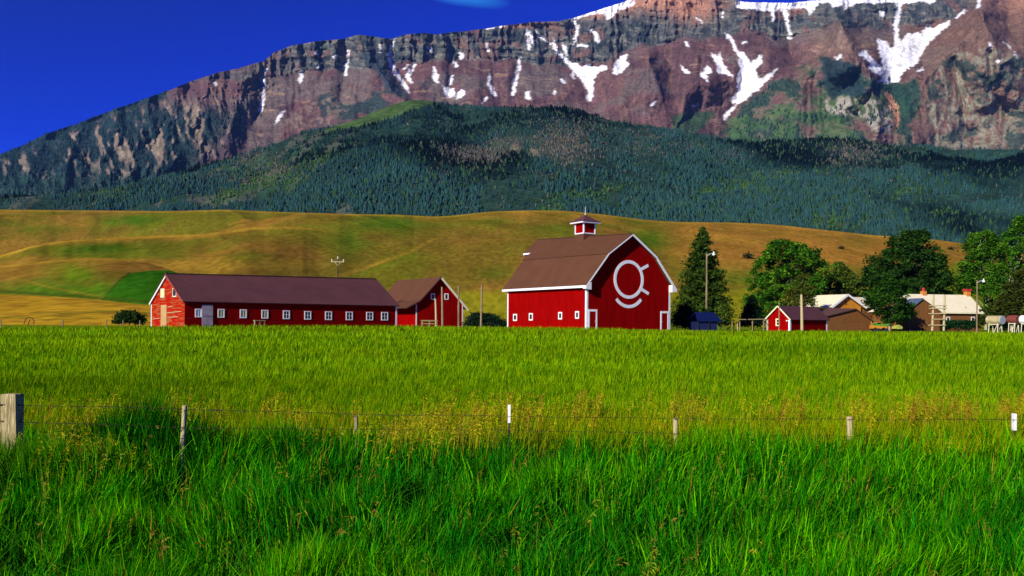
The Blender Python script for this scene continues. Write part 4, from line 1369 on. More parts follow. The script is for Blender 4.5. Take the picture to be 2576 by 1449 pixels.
# the white mark
cu, cz0 = B.front((1950 + 1637 * .3451) / 1.59, (840 + 805 * .3451) / 1.59)
ru = (B.front((1950 + 1812 * .3451) / 1.59, 700)[0] - B.front((1950 + 1466 * .3451) / 1.59, 700)[0]) / 2
rzv = (B.front(1580, (840 + 582 * .3451) / 1.59)[1] - B.front(1580, (840 + 1030 * .3451) / 1.59)[1]) / 2
bm = bmesh.new()
def arc(cu, cz, r1u, r1z, wdt, t0, t1, n):
    pr = None
    for k in range(n + 1):
        an = t0 + (t1 - t0) * k / n
        c_, s_ = math.cos(an), math.sin(an)
        q = [bm.verts.new((cu + c_ * (r1u - wdt * o_), y_, cz + s_ * (r1z - wdt * o_))) for o_ in (0, 1) for y_ in (-.06, -.004)]
        if pr:
            for i, j in ((0, 1), (1, 3), (3, 2), (2, 0)):
                bm.faces.new((pr[i], pr[j], q[j], q[i]))
        pr = q
arc(cu, cz0, ru, rzv, .46, 0, 2 * math.pi, 64)
def bar(xa, ya, xb, yb):
    p = B.front((1950 + xa * .3451) / 1.59, (840 + ya * .3451) / 1.59)
    q = B.front((1950 + xb * .3451) / 1.59, (840 + yb * .3451) / 1.59)
    beam(bm, (p[0], -.034, p[1]), (q[0], -.034, q[1]), .05, .44, up=(p[1] - q[1], 0, q[0] - p[0]))
bar(1770, 692, 1862, 642)
bar(1785, 920, 1866, 972)
au, azz = B.front((1950 + 1637 * .3451) / 1.59, (840 + 915 * .3451) / 1.59)
ar = B.front((1950 + 1800 * .3451) / 1.59, 700)[0] - au
abot = B.front(1580, (840 + 1138 * .3451) / 1.59)[1]
arc(au, abot + ar * 1.22, ar * 1.22, ar * 1.22, .46, math.radians(270 - 50), math.radians(270 + 50), 28)
bm_obj("mark", bm, M['white'], barn)
# cupola on the ridge
cvv = 14.2
cv_ = None
best = 1e9
for k in range(0, 240):
    vv = k * .1
    p = B.o + B.u * mid + B.v * vv
    px_ = CX + p.x / p.y * F
    if abs(px_ - 1470) < best: best, cv_ = abs(px_ - 1470), vv
bz = rz(cv_)
cw = 1.05
cup = bpy.data.objects.new("cupola", None)
COL.objects.link(cup)
cup.parent = barn
cup.location = (mid, cv_, bz)
bm = bmesh.new()
box(bm, (-cw - .05, -cw - .05, -1.3), (cw + .05, cw + .05, .38))
bm_obj("base", bm, M['roof'], cup)
bm = bmesh.new()
box(bm, (-cw, -cw, .38), (cw, cw, 2.05))
bm_obj("louvre_box", bm, M['red'], cup)
bm = bmesh.new()
for sx_ in (-1, 1):
    for sy_ in (-1, 1):
        box(bm, (sx_ * cw - .10, sy_ * cw - .10, .5), (sx_ * cw + .10, sy_ * cw + .10, 1.96))
for sx_ in (-1, 1):
    box(bm, (sx_ * cw - .07, -cw - .10, .34), (sx_ * cw + .07, cw + .10, .5))
    box(bm, (-cw + .07, sx_ * cw - .07, .34), (cw - .07, sx_ * cw + .07, .5))
bm_obj("trim", bm, M['white'], cup)
bm = bmesh.new()
e_ = cw + .62
box(bm, (-e_, -e_, 1.96), (e_, e_, 2.16))
bm_obj("eave_board", bm, M['white'], cup)
bm = bmesh.new()
e2 = e_ + .08
vs_ = [bm.verts.new((x_, y_, 2.165)) for x_, y_ in ((-e2, -e2), (e2, -e2), (e2, e2), (-e2, e2))]
v2_ = [bm.verts.new((x_ * .62, y_ * .62, 2.62)) for x_, y_ in ((-e2, -e2), (e2, -e2), (e2, e2), (-e2, e2))]
tp = bm.verts.new((0, 0, 3.35))
bm.faces.new(vs_[::-1])
for i in range(4):
    bm.faces.new((vs_[i], vs_[(i + 1) % 4], v2_[(i + 1) % 4], v2_[i]))
    bm.faces.new((v2_[i], v2_[(i + 1) % 4], tp))
bm_obj("roof", bm, M['roofp'], cup)
bm = bmesh.new()
tube(bm, [(0, 0, 3.2), (0, 0, 3.9), (0, 0, 4.6)], [.07, .045, .03], 8)
bmesh.ops.create_uvsphere(bm, u_segments=8, v_segments=6, radius=.12, matrix=Matrix.Translation((0, 0, 3.45)))
bm_obj("lightning_rod", bm, M['ceramic'], cup)

# ---- the long low barn
L = Bld(465, 100, 40)
lb = L.empty("long_barn", "long low red barn with plum ribbed roof and a row of small white windows", "barn")
LL = L.front(998, 790)[0]
LW = L.side(381, 790)[0]
eov = .30
lez = L.front(463, 758, -eov)[1]
lrz_l = L.side(419, 688, -.25)[1]
lmid = LW / 2
lrz_r = L.front(962, 702.5, lmid)[1]
lwz = lez + .12
bm = bmesh.new()
extr(bm, [(0, -.4), (LW, -.4), (LW, lwz), (lmid, lrz_l - .15), (0, lwz)], fv, 0, LL)
lwall = bm_obj("wall", bm, M['redfront'], lb)
bm = bmesh.new()
extr(bm, [(0.01, -.4), (LW - .01, -.4), (LW - .01, lwz), (lmid, lrz_l - .17), (0.01, lwz)], fv, -.03, -.003)
bm_obj("gable_boards", bm, M['redold'], lb)
bm = bmesh.new()
ua, ub = -.30, LL + .32
def lrz(u): return lrz_l + (lrz_r - lrz_l) * (u - ua) / (ub - ua)
slab(bm, (ua, -eov, lez), (ub, -eov, lez), (ub, lmid, lrz(ub)), (ua, lmid, lrz(ua)), .10)
slab(bm, (ua, LW + eov, lez), (ub, LW + eov, lez), (ub, lmid, lrz(ub)), (ua, lmid, lrz(ua)), .10)
nrib = 62
for k in range(nrib + 1):
    u = ua + .04 + (ub - ua - .08) * k / nrib
    beam(bm, (u, -eov, lez + .025), (u, lmid, lrz(u) + .025), .05, .05)
bm_obj("roof", bm, M['roofp'], lb)
bm = bmesh.new()
beam(bm, (ua, lmid, lrz(ua) + .05), (ub, lmid, lrz(ub) + .05), .36, .07)
bm_obj("ridge_cap", bm, mat_plain("dark_ridge_metal", (0.07, 0.03, 0.032), None, 1, .6), lb)
bm = bmesh.new()
beam(bm, (ua + .10, LW + eov - .05, lez - .22), (ua + .10, lmid + .1, lrz(ua) - .26), .09, .26)
bm_obj("bargeboard", bm, M['white'], lb)
bm = bmesh.new()
beam(bm, (ua - .02, -eov, lez - .13), (ua - .02, lmid + .0, lrz(ua) - .13), .06, .2)
bm_obj("bargeboard", bm, mat_plain("faded_red_board", (.30, .06, .04), None, 2, .8), lb)
boxes("corner_board", [((-.06, LW - .2, -.3), (-.032, LW + .03, lez - .1)), ((LL - .2, -.03, -.3), (LL + .04, -.004, lez - .1))], M['white'], lb)
for i, (X_, yt_, yb_) in enumerate(((448, 468, 532), (615, 470, 535), (778, 473, 538), (937, 477, 542), (1095, 481, 545), (1252, 486, 549), (1405, 488, 552), (1558, 490, 553), (1708, 492, 554), (1818, 493, 555))):
    x_ = (550 + X_ * .5435) / 1.59
    u0, zt = L.front(x_ - 8.4, (980 + yt_ * .5435) / 1.59)
    u1, zb = L.front(x_ + 8.4, (980 + yb_ * .5435) / 1.59)
    wn = window(lb, 'front', u0, u1, zb, zt, .12, M['palepane'] if i == 0 else (M['curtain'] if i < 4 else M['pane']), bar=(i >= 4))
    if i < 4: wn['label'] = "window boarded pale behind the frame"
u0, zt = L.front((550 + 473 * .5435) / 1.59, (980 + 440 * .5435) / 1.59)
u1, _ = L.front((550 + 553 * .5435) / 1.59, (980 + 440 * .5435) / 1.59)
bm = bmesh.new()
box(bm, (u0, -.12, -.2), (u1, -.075, zt))
for k in (.3, 1.4):
    box(bm, (u0 + .05, -.15, k), (u1 - .05, -.121, k + .12))
tag(bm_obj("door", bm, M['greydoor'], lb), "grey weathered sliding door")
def sz(X_, Y_): return L.side((550 + X_ * .5435) / 1.59, (980 + Y_ * .5435) / 1.59, -.03)
a1, zt = sz(174, 442); a0, _ = sz(216, 442)
bm = bmesh.new(); box(bm, (-.075, a0, -.2), (-.035, a1, zt))
tag(bm_obj("door", bm, M['tan'], lb), "tan plywood door")
a1, zt = sz(173, 322); a0, zb = sz(200, 386)
tag(window(lb, 'side', a0, a1, zb, zt, .12, mat_plain("pale_yellow_board", (.8, .68, .28), None, 2, .8), mull=False, wall=-.03, frame=M['cream']), "window covered with a pale yellow board")
a1, zt = sz(261, 318); a0, zb = sz(288, 381)
window(lb, 'side', a0, a1, zb, zt, .12, M['pane'], mull=False, wall=-.03, frame=M['cream'])
# loose boards on the old gable
for (X0_, Y0_, X1_, Y1_) in ((218, 500, 325, 488), (222, 532, 300, 528), (112, 545, 165, 538), (225, 455, 262, 450)):
    bq, zq = sz(X0_, Y0_); cq, zr = sz(X1_, Y1_)
    bm = bmesh.new()
    beam(bm, (-.06, bq, zq), (-.06, cq, zr), .03, .07)
    bm_obj("loose_board", bm, M['palewood'], lb)

# ---- the barn behind it
G = Bld(1046, 136, 32)
gb = G.empty("gabled_barn", "red gable barn with brown roof standing behind the end of the long barn", "barn")
GW = G.front(1164, 790)[0]
GL = 16.0
gez = G.front(1166, 765)[1]
gap = G.front(1109, 696, -.5)[1]
gmid = GW / 2
bm = bmesh.new()
extr(bm, [(0, -.4), (GW, -.4), (GW, gez), (gmid, gap - .2), (0, gez)], fu, 0, GL)
bm_obj("wall", bm, M['red'], gb)
bm = bmesh.new()
sl = (gap - gez) / gmid
def gz_(u): return gap - abs(u - gmid) * sl
for sgn in (0, 1):
    def U(u): return u if sgn == 0 else GW - u
    lo = .35 if sgn == 0 else -.75
    slab(bm, (U(lo), -.5, gz_(lo)), (U(lo), GL + .4, gz_(lo)), (U(gmid), GL + .4, gap), (U(gmid), -.5, gap), .13)
# flared lower roof on the left
slab(bm, (-2.0, -.5, gez - .75), (-2.0, GL + .4, gez - .75), (.5, GL + .4, gz_(.5) - .02), (.5, -.5, gz_(.5) - .02), .12)
bm_obj("roof", bm, M['roof'], gb)
bm = bmesh.new()
beam(bm, (GW + .75, -.53, gz_(-.75) - .26), (gmid + .05, -.53, gap - .22), .05, .34)
bm_obj("bargeboard", bm, M['cream'], gb)
bm = bmesh.new()
beam(bm, (gmid - .02, -.53, gap - .10), (.35, -.53, gz_(.35) - .12), .05, .18)
beam(bm, (.45, -.53, gz_(.45) - .12), (-2.0, -.53, gez - .87), .05, .18)
bm_obj("bargeboard", bm, M['brownroof'], gb)
boxes("corner_board", [((-.03, -.03, -.3), (.17, -.004, gez - .2)), ((GW - .14, -.03, -.3), (GW + .03, -.004, gez - .1))], M['white'], gb)
for xa, xb in ((1742, 1800), (1942, 2000)):
    u0, zt = G.front((1250 + xa * .2717) / 1.59, (1050 + 455 * .2717) / 1.59)
    u1, zb = G.front((1250 + xb * .2717) / 1.59, (1050 + 548 * .2717) / 1.59)
    window(gb, 'front', u0, u1, zb, zt, .14, M['pane'], mull=False)

# ---- small red shed on the right
R_ = Bld(1987, 168, 40)
rs = R_.empty("red_shed", "small bright red shed with white corner posts and a plum roof beside a bare pole", "shed")
RW, RL = R_.side(1930, 812)[0], R_.front(2081, 812)[0]
rez = R_.front(2030, 804.5, -.3)[1]
rap = R_.side(1945, 769, -.2)[1]
rmid = RW / 2
bm = bmesh.new()
extr(bm, [(0, -.4), (RW, -.4), (RW, rez + .1), (rmid, rap - .18), (0, rez + .1)], fv, 0, RL)
bm_obj("wall", bm, M['red'], rs)
bm = bmesh.new()
slab(bm, (-.35, -.35, rez), (RL + .7, -.35, rez), (RL + .35, rmid, rap), (-.35, rmid, rap), .12)
slab(bm, (-.35, RW + .6, rez - .15), (RL + .5, RW + .6, rez - .15), (RL + .35, rmid, rap), (-.35, rmid, rap), .12)
bm_obj("roof", bm, M['roofp'], rs)
bm = bmesh.new()
beam(bm, (-.38, -.35, rez - .1), (-.38, rmid, rap - .1), .05, .24)
beam(bm, (-.38, RW + .6, rez - .25), (-.38, rmid, rap - .1), .05, .24)
bm_obj("bargeboard", bm, M['cream'], rs)
boxes("corner_board", [((-.05, -.05, -.3), (.42, .30, rez - .05)), ((RL - .38, -.05, -.3), (RL + .05, -.003, rez - .05)), ((-.05, RW - .3, -.3), (-.003, RW + .05, rez - .1))], M['white'], rs)
def rsz(X_, Y_): return R_.side((3000 + X_ * .1553) / 1.59, (1150 + Y_ * .1553) / 1.59)
a1, zt = rsz(665, 800); a0, zb = rsz(765, 990)
window(rs, 'side', a0, a1, zb, zt, .22, M['pane'], mull=False, bar=True, frame=M['cream'])
bm = bmesh.new()
q = R_.side(1983, 803)
box(bm, (-.5, .3, rez - .35), (-.06, .55, rez - .1))
bm_obj("wall_lamp", bm, M['white'], rs)

# ---- blue covered shelter by the spruce
K = Bld(1757, 128, 12)
ks = K.empty("tarp_shelter", "low shelter under a dark blue tarpaulin roof below the spruce", "shelter")
KL = K.front(1808, 815)[0]
kt = K.front(1780, 785.5, 1.6)[1]
ke = K.front(1780, 808, -.3)[1]
bm = bmesh.new()
slab(bm, (-.3, -.3, ke), (KL + .5, -.3, ke), (KL + .1, 2.0, kt), (.35, 2.0, kt), .06)
slab(bm, (-.3, 4.3, ke), (KL + .5, 4.3, ke), (KL + .1, 2.0, kt), (.35, 2.0, kt), .06)
bm_obj("cover", bm, M['blue'], ks)
bm = bmesh.new()
box(bm, (.2, .1, -.4), (KL - .2, 3.9, ke - .08))
bm_obj("wall", bm, mat_plain("dark_blue_sheet", (0.004, 0.010, 0.06), None, 1, .7), ks)
boxes("post", [((u_, -.12, -.4), (u_ + .08, -.02, ke - .06)) for u_ in (-.1, KL * .5, KL + .2)], M['black'], ks)

# ---- brown garage
Q = Bld(2080, 193, 20)
qs = Q.empty("garage", "brown board garage with a low shingled gable roof between the red shed and the farmhouse", "garage")
QW = Q.front(2192, 815)[0]
QL = 9.0
qez = Q.front(2192, 810)[1] + .3
qap = Q.front(2150, 776, -.4)[1]
qmid = Q.front(2150, 776)[0]
bm = bmesh.new()
extr(bm, [(0, -.5), (QW, -.5), (QW, qez), (qmid, qap - .2), (0, qez + .7)], fu, 0, QL)
bm_obj("wall", bm, M['brown'], qs)
bm = bmesh.new()
slab(bm, (-2.6, -.5, qez + .55), (-2.6, QL, qez + 1.2), (qmid, QL, qap + .25), (qmid, -.5, qap), .16)
slab(bm, (QW + .7, -.5, qez - .35), (QW + .7, QL, qez - .35), (qmid, QL, qap + .25), (qmid, -.5, qap), .16)
bm_obj("roof", bm, M['brownroof'], qs)
bm = bmesh.new()
box(bm, (QW * .34, -.06, -.4), (QW * .36, -.004, qez - .1))
box(bm, (QW * .80, -.06, -.4), (QW * .82, -.004, qez - .1))
box(bm, (QW * .36, -.06, qez - .25), (QW * .80, -.004, qez - .1))
beam(bm, (QW * .3, -.035, qez - .5), (QW * .42, -.035, qez + .55), .05, .12, up=(0, 1, 0))
bm_obj("door", bm, M['brown'], qs)
bm = bmesh.new()
box(bm, (QW - .14, -.10, -.4), (QW + .04, -.004, qez - .1))
beam(bm, (QW, -.05, qez - .9), (QW + .6, -.05, qez - .45), .08, .12, up=(0, 1, 0))
bm_obj("brace", bm, M['tan'], qs)

# ---- farmhouse
Hs = Bld(2330, 204, 14, None)
fhs = Hs.empty("farmhouse", "brown farmhouse with a wide cream metal roof and brick chimneys behind the trees", "house")
HL = Hs.front(2466, 800)[0]
hL0 = Hs.front(2262, 800)[0]
HW = 11.0
hez = Hs.front(2400, 785, -.5)[1]
hrz = Hs.front(2400, 741.5, HW / 2)[1]
bm = bmesh.new()
extr(bm, [(0, -.5), (HW, -.5), (HW, hez + .1), (HW / 2, hez + 2.2), (0, hez + .1)], fv, hL0 + 1, HL)
bm_obj("wall", bm, M['brown'], fhs)
hip = Hs.front(2438, 741.5, HW / 2)[0]
lft = Hs.front(2282, 741.5, HW / 2)[0]
bm = bmesh.new()
slab(bm, (hL0, -.6, hez), (HL + .8, -.6, hez), (hip, HW / 2, hrz), (lft, HW / 2, hrz), .18)
slab(bm, (hL0, HW + .6, hez), (HL + .8, HW + .6, hez), (hip, HW / 2, hrz), (lft, HW / 2, hrz), .18)
vv_ = [bm.verts.new(p) for p in ((HL + .8, -.6, hez), (HL + .8, HW + .6, hez), (hip, HW / 2, hrz))]
bm.faces.new(vv_)
vv_ = [bm.verts.new(p) for p in ((hL0, -.6, hez), (hL0, HW + .6, hez), (lft, HW / 2, hrz))]
bm.faces.new(vv_)
hroof = bm_obj("roof", bm, M['cream'], fhs)
bm = bmesh.new()
box(bm, (hL0, -.66, hez - .36), (HL + .8, -.60, hez - .02))
bm_obj("gutter", bm, M['cream'], fhs)
def chimney(x, w, ytop, ybase, pot):
    u_, zt = Hs.front(x, ytop, HW / 2)
    _, zb = Hs.front(x, ybase, HW / 2)
    hw = w / 2 / F * 190
    bm = bmesh.new()
    box(bm, (u_ - hw, HW / 2 - hw, zb - .6), (u_ + hw, HW / 2 + hw, zt - .35))
    ch = bm_obj("chimney", bm, M['brick'], hroof)
    bm = bmesh.new()
    if pot:
        tube(bm, [(u_, HW / 2, zt - .35), (u_, HW / 2, zt + .5)], [hw * .75, hw * .6], 10)
    else:
        box(bm, (u_ - hw - .18, HW / 2 - hw - .18, zt - .35), (u_ + hw + .18, HW / 2 + hw + .18, zt + .15))
    bm_obj("cap", bm, M['redcap'], ch)
chimney(2323, 12, 729, 742, True)
chimney(2433, 13, 729, 742, False)
for xw in (2342 * 0 + 2385, 2447):
    u0, zt = Hs.front(xw - 4.5, 797)
    u1, zb = Hs.front(xw + 4.5, 812)
    window(fhs, 'front', u0, u1, zb, zt, .16, M['pane'], mull=False)
# satellite bracket on the roof
bm = bmesh.new()
u_, z_ = Hs.front(2428, 778, .9)
tube(bm, [(u_, .9, z_ - .2), (u_, .7, z_ + .7)], .05, 6)
beam(bm, (u_, .6, z_ + .05), (u_ + .9, .45, z_ - .15), .1, .1)
bm_obj("bracket", bm, M['rust'], hroof)
# grey-blue roofed wing
bm = bmesh.new()
wu, wz = Hs.front(2330, 750, -4.0)
wl = Hs.front(2285, 800, -4.0)[0]
wr = Hs.front(2365, 800, -4.0)[0]
wez = Hs.front(2362, 782, -4.0)[1]
wu = (wl + wr) / 2 - .6
extr(bm, [(wl, -.5), (wr, -.5), (wr, wez), (wu, wz - .2), (wl, wez)], fu, -4.0, -.01)
bm_obj("wing", bm, M['brown'], fhs)
bm = bmesh.new()
slab(bm, (wl - .4, -4.4, wez - .1), (wl - .4, .3, wez - .1), (wu, .3, wz), (wu, -4.4, wz), .14)
slab(bm, (wr + .5, -4.4, wez - .3), (wr + .5, .3, wez - .3), (wu, .3, wz), (wu, -4.4, wz), .14)
bm_obj("wing_roof", bm, M['bluegrey'], fhs)
bm = bmesh.new()
beam(bm, (wr + .5, -4.45, wez - .40), (wu, -4.45, wz - .1), .05, .28)
bm_obj("bargeboard", bm, M['cream'], fhs)

# ---- house end with the orange gable
O = Bld(2098, 210, 24)
oh = O.empty("gabled_cottage", "orange cottage gable under a white roof edge seen above the brown garage", "house")
OW = O.front(2166, 780)[0]
oap = O.front(2128, 740, -.6)[1]
omid = O.front(2128, 740)[0]
oez = O.front(2085, 768)[1]
bm = bmesh.new()
extr(bm, [(.3, -.5), (OW, -.5), (OW, oez), (omid, oap - .4), (.3, oez)], fu, 0, 10)
bm_obj("wall", bm, M['orange'], oh)
bm = bmesh.new()
slab(bm, (-1.4, -.7, oez - .4), (-1.4, 12, oez - .4), (omid, 12, oap), (omid, -.7, oap), .2)
slab(bm, (OW + 1.2, -.7, oez - .4), (OW + 1.2, 12, oez - .4), (omid, 12, oap), (omid, -.7, oap), .2)
oroof = bm_obj("roof", bm, M['cream'], oh)
bm = bmesh.new()
beam(bm, (-1.4, -.75, oez - .55), (omid, -.75, oap - .15), .08, .5)
beam(bm, (OW + 1.2, -.75, oez - .55), (omid, -.75, oap - .15), .08, .5)
bm_obj("bargeboard", bm, M['white'], oh)
bm = bmesh.new()
box(bm, (omid - .25, -.08, oez + .2), (omid + .25, -.004, oap - 1.6))
bm_obj("vent", bm, M['brown'], oh)
# lean-to cream roof and chimney of the same house
bm = bmesh.new()
slab(bm, (OW + .8, -1.0, oez - .3), (OW + 12, -1.0, oez - .3), (OW + 11, 6, oap - .4), (OW - 1, 6, oap - .4), .18)
bm_obj("rear_roof", bm, M['cream'], oh)
bm = bmesh.new()
box(bm, (OW + 1, .2, -.5), (OW + 11, 9, oez - .6))
bm_obj("rear_wall", bm, M['brown'], oh)
bm = bmesh.new()
cq, cz_ = O.front(2236, 748, 5)
box(bm, (cq - .5, 4.5, cz_ - 2.2), (cq + .5, 5.5, cz_ + .6))
bm_obj("chimney", bm, M['brick'], oroof)

# ------------------------------------------------------------------ trees
def tube_np(bm, a, b, r0, r1): tube(bm, [a, (Vector(a) + Vector(b)) / 2 + Vector((random.uniform(-.15, .15), random.uniform(-.15, .15), 0)), b], [r0, (r0 + r1) / 2, r1], 6, cap=False)

def leaf_quads(ctr, size, flat=.6, aspect=.7):
    n = len(ctr)
    nrm = RNG.normal(size=(n, 3)); nrm[:, 2] = np.abs(nrm[:, 2]) + flat
    nrm /= np.linalg.norm(nrm, axis=1)[:, None]
    a = np.cross(nrm, RNG.normal(size=(n, 3))); a /= np.linalg.norm(a, axis=1)[:, None]
    b = np.cross(nrm, a)
    s = (size * (.6 + .8 * RNG.random(n)))[:, None]
    V = np.stack([ctr - a * s, ctr - b * s * aspect, ctr + a * s, ctr + b * s * aspect], 1).reshape(-1, 3)
    return V, np.arange(n * 4).reshape(n, 4)

def broadleaf(name, label, rows, d, cols, nclump, nleaf, size, foot, bark, depthf=.9, crad=1.0, group=None, lean=0, limbs=14, trunk_r=.35):
    """rows: outline of the crown as (y, x left, x right) on the sheet, top first; d = distance"""
    fx, fy = foot
    p0 = P(fx, fy, d)
    zg = gzf(p0.x, d)
    root = empty(name, (p0.x, d, zg), 0, label, "tree" if 'shrub' not in name and 'bush' not in name else "bush", group)
    ry = np.array([r[0] for r in rows], float)
    xl = np.array([r[1] for r in rows], float); xr = np.array([r[2] for r in rows], float)
    wts = np.maximum(xr - xl, 4) ** 1.3
    cum = np.cumsum(wts); cum /= cum[-1]
    C = []
    ins = crad * .55 / d * F
    while len(C) < nclump:
        yy = np.interp(random.random(), np.concatenate([[0], cum]), np.concatenate([[ry[0]], ry]))
        a, b = np.interp(yy, ry, xl), np.interp(yy, ry, xr)
        hw = (b - a) / 2 / F * d
        r_ = math.sqrt(random.random())
        if r_ < .45 and random.random() < .7: continue
        an = random.random() * 6.283
        c0 = P((a + b) / 2, ry[0] + ins + (yy - ry[0]) * (1 - ins / (ry[-1] - ry[0])), d)
        rr = max(.05, hw - crad * .45)
        C.append((c0.x + math.cos(an) * r_ * rr, d + math.sin(an) * r_ * rr * depthf, c0.z))
    C = np.array(C)
    cr_ = crad * (.55 + .8 * RNG.random(len(C)))
    bright = .62 + .65 * RNG.random(len(C))
    idx = np.repeat(np.arange(len(C)), nleaf)
    off = RNG.normal(size=(len(idx), 3)) * np.array((.42, .42, .30)) * cr_[idx][:, None]
    pts = C[idx] + off
    pts[:, 2] = np.maximum(pts[:, 2], zg + .1)
    V, T = leaf_quads(pts, np.full(len(pts), size))
    pick = RNG.integers(0, len(cols), len(C))
    base = np.array(cols)[pick][idx] * (bright[idx] * (.7 + .6 * RNG.random(len(idx))))[:, None]
    npmesh("crown", V - np.array(root.location), T, M['leaf'], root, np.repeat(base, 4, 0))
    bm = bmesh.new()
    topz = P(0, ry[0], d).z - zg
    th = topz * .55
    tpt = Vector((lean, 0, th))
    tube(bm, [(0, 0, -.3), (lean * .3, 0, th * .4), tpt], [trunk_r, trunk_r * .8, trunk_r * .5], 9)
    for k in random.sample(range(len(C)), min(limbs, len(C))):
        e = Vector(C[k]) - root.location
        st = Vector((lean * .5, 0, th * random.uniform(.35, .95)))
        tube_np(bm, st, e, trunk_r * .4, .04)
    bm_obj("trunk", bm, bark, root)
    return root

def spruce(name, label, xc, d, ytop, ybot, hw_px, cols, nb, size, group=None, jag=.25, foot=None):
    p0 = P(xc, ybot, d)
    zg = gzf(p0.x, d)
    root = empty(name, (p0.x, d, zg), 0, label, "tree", group)
    H = P(xc, ytop, d).z - zg
    zb = max(.2, p0.z - zg)
    R = hw_px / F * d
    pts, bri, siz = [], [], []
    bm = bmesh.new()
    tube(bm, [(0, 0, -.3), (0, 0, H * .5), (0, 0, H * .98)], [.30, .17, .03], 8)
    for k in range(nb):
        q = random.random() ** .8
        z = zb + (H - zb) * (1 - q) * .99
        taper = q ** .68
        an = random.random() * 6.283
        L_ = max(.25, R * taper * random.uniform(1 - jag * 1.6, 1 + jag * .55))
        droop = random.uniform(.12, .35)
        m = int(10 + 26 * L_ / R)
        s = RNG.random(m) ** .65
        wob = RNG.normal(size=(m, 3)) * np.array((.22, .22, .14)) * (.5 + L_ / 4)
        px_ = np.cos(an) * L_ * s + wob[:, 0]
        py_ = np.sin(an) * L_ * s + wob[:, 1]
        pz_ = z - droop * L_ * s + .16 * L_ * s ** 3 + wob[:, 2]
        pts.append(np.stack([px_, py_, pz_], -1))
        bri.append(np.full(m, random.uniform(.55, 1.25)))
        if k % 9 == 0:
            tube(bm, [(0, 0, z), (math.cos(an) * L_ * .9, math.sin(an) * L_ * .9, z - droop * L_ * .8)], [.06, .015], 5, cap=False)
    pts = np.concatenate(pts); bri = np.concatenate(bri)
    pts[:, 2] = np.maximum(pts[:, 2], .05)
    V, T = leaf_quads(pts, np.full(len(pts), size), .2, .45)
    base = np.array(cols)[RNG.integers(0, len(cols), len(pts))] * (bri * (.7 + .6 * RNG.random(len(pts))))[:, None]
    npmesh("crown", V, T, M['leaf'], root, np.repeat(base, 4, 0))
    bm_obj("trunk", bm, M['bark'], root)
    return root

DK = [(0.026, 0.080, 0.008), (0.036, 0.10, 0.010), (0.020, 0.058, 0.008)]
MD = [(0.060, 0.185, 0.008), (0.090, 0.225, 0.010), (0.038, 0.125, 0.008)]
LT = [(0.10, 0.17, 0.016), (0.13, 0.19, 0.018), (0.075, 0.14, 0.014)]
OL = [(0.055, 0.075, 0.010), (0.07, 0.09, 0.012), (0.04, 0.06, 0.01)]
spruce("spruce_tree", "tall dense dark spruce tree right behind the big barn", 1766, 168, 570, 808, 80, [(0.050, 0.100, 0.010), (0.070, 0.125, 0.012), (0.034, 0.070, 0.010)], 900, .36, jag=.36)
spruce("spruce_tree", "low broad very dark spruce left of the corral rails", 1893, 178, 742, 815, 36, [(0.010, 0.028, 0.012), (0.014, 0.036, 0.012)], 260, .26, jag=.15)
broadleaf("broadleaf_tree", "wide mid green tree with billowing crown behind the small red shed", [(604, 1935, 1990), (620, 1920, 2045), (640, 1905, 2072), (665, 1893, 2085), (690, 1885, 2095), (720, 1872, 2098), (750, 1862, 2100), (780, 1870, 2095), (800, 1880, 2085)], 228, MD, 330, 90, .33, (1990, 812), M['bark'], crad=1.5, limbs=22, trunk_r=.5)
broadleaf("broadleaf_tree", "slim yellow green sapling clump in front of the wide tree by the bare pole", [(690, 2005, 2030), (715, 1985, 2045), (745, 1968, 2058), (775, 1958, 2062), (800, 1955, 2065)], 200, [(0.085, 0.13, 0.012), (0.11, 0.15, 0.014), (0.09, 0.095, 0.016)], 120, 60, .22, (2010, 812), M['palebark'], crad=1.1, trunk_r=.18)
broadleaf("broadleaf_tree", "pale yellow green tree between the wide tree and the dark maple", [(662, 2100, 2120), (685, 2095, 2150), (710, 2090, 2165), (740, 2088, 2170), (775, 2090, 2175)], 238, LT, 150, 60, .36, (2130, 812), M['bark'], crad=1.4, trunk_r=.3)
broadleaf("broadleaf_tree", "dark deep shade tree filling the gap behind the cottage gable", [(700, 2055, 2090), (730, 2045, 2100), (765, 2040, 2100), (795, 2040, 2110)], 234, [(0.008, 0.024, 0.008), (0.012, 0.03, 0.008)], 80, 60, .3, (2075, 812), M['bark'], crad=1.5, trunk_r=.3)
broadleaf("maple_tree", "huge dark green domed maple tree towering over the farmhouse", [(580, 2265, 2330), (592, 2235, 2345), (612, 2215, 2352), (640, 2190, 2372), (662, 2175, 2388), (690, 2162, 2402), (715, 2152, 2400), (740, 2150, 2392), (765, 2160, 2370), (785, 2180, 2340)], 242, DK, 400, 95, .36, (2275, 812), M['bark'], crad=1.9, limbs=26, trunk_r=.7)
broadleaf("broadleaf_tree", "mid sized green tree standing in front of the farmhouse and the brown wing", [(690, 2225, 2245), (710, 2205, 2258), (735, 2185, 2280), (755, 2175, 2295), (775, 2185, 2305), (795, 2205, 2300), (808, 2215, 2270)], 190, [(0.032, 0.10, 0.008), (0.042, 0.125, 0.008), (0.022, 0.07, 0.008)], 200, 65, .26, (2237, 820), M['palebark'], crad=1.05, trunk_r=.16)
broadleaf("poplar_tree", "tall leafy poplar with pale bare limbs at the right edge of the farmyard", [(545, 2555, 2575), (565, 2540, 2590), (590, 2520, 2610), (620, 2500, 2620), (660, 2480, 2630), (700, 2470, 2640), (740, 2465, 2650), (775, 2468, 2650), (800, 2475, 2650)], 228, MD, 250, 85, .32, (2545, 815), M['palebark'], crad=1.5, limbs=30, trunk_r=.45)
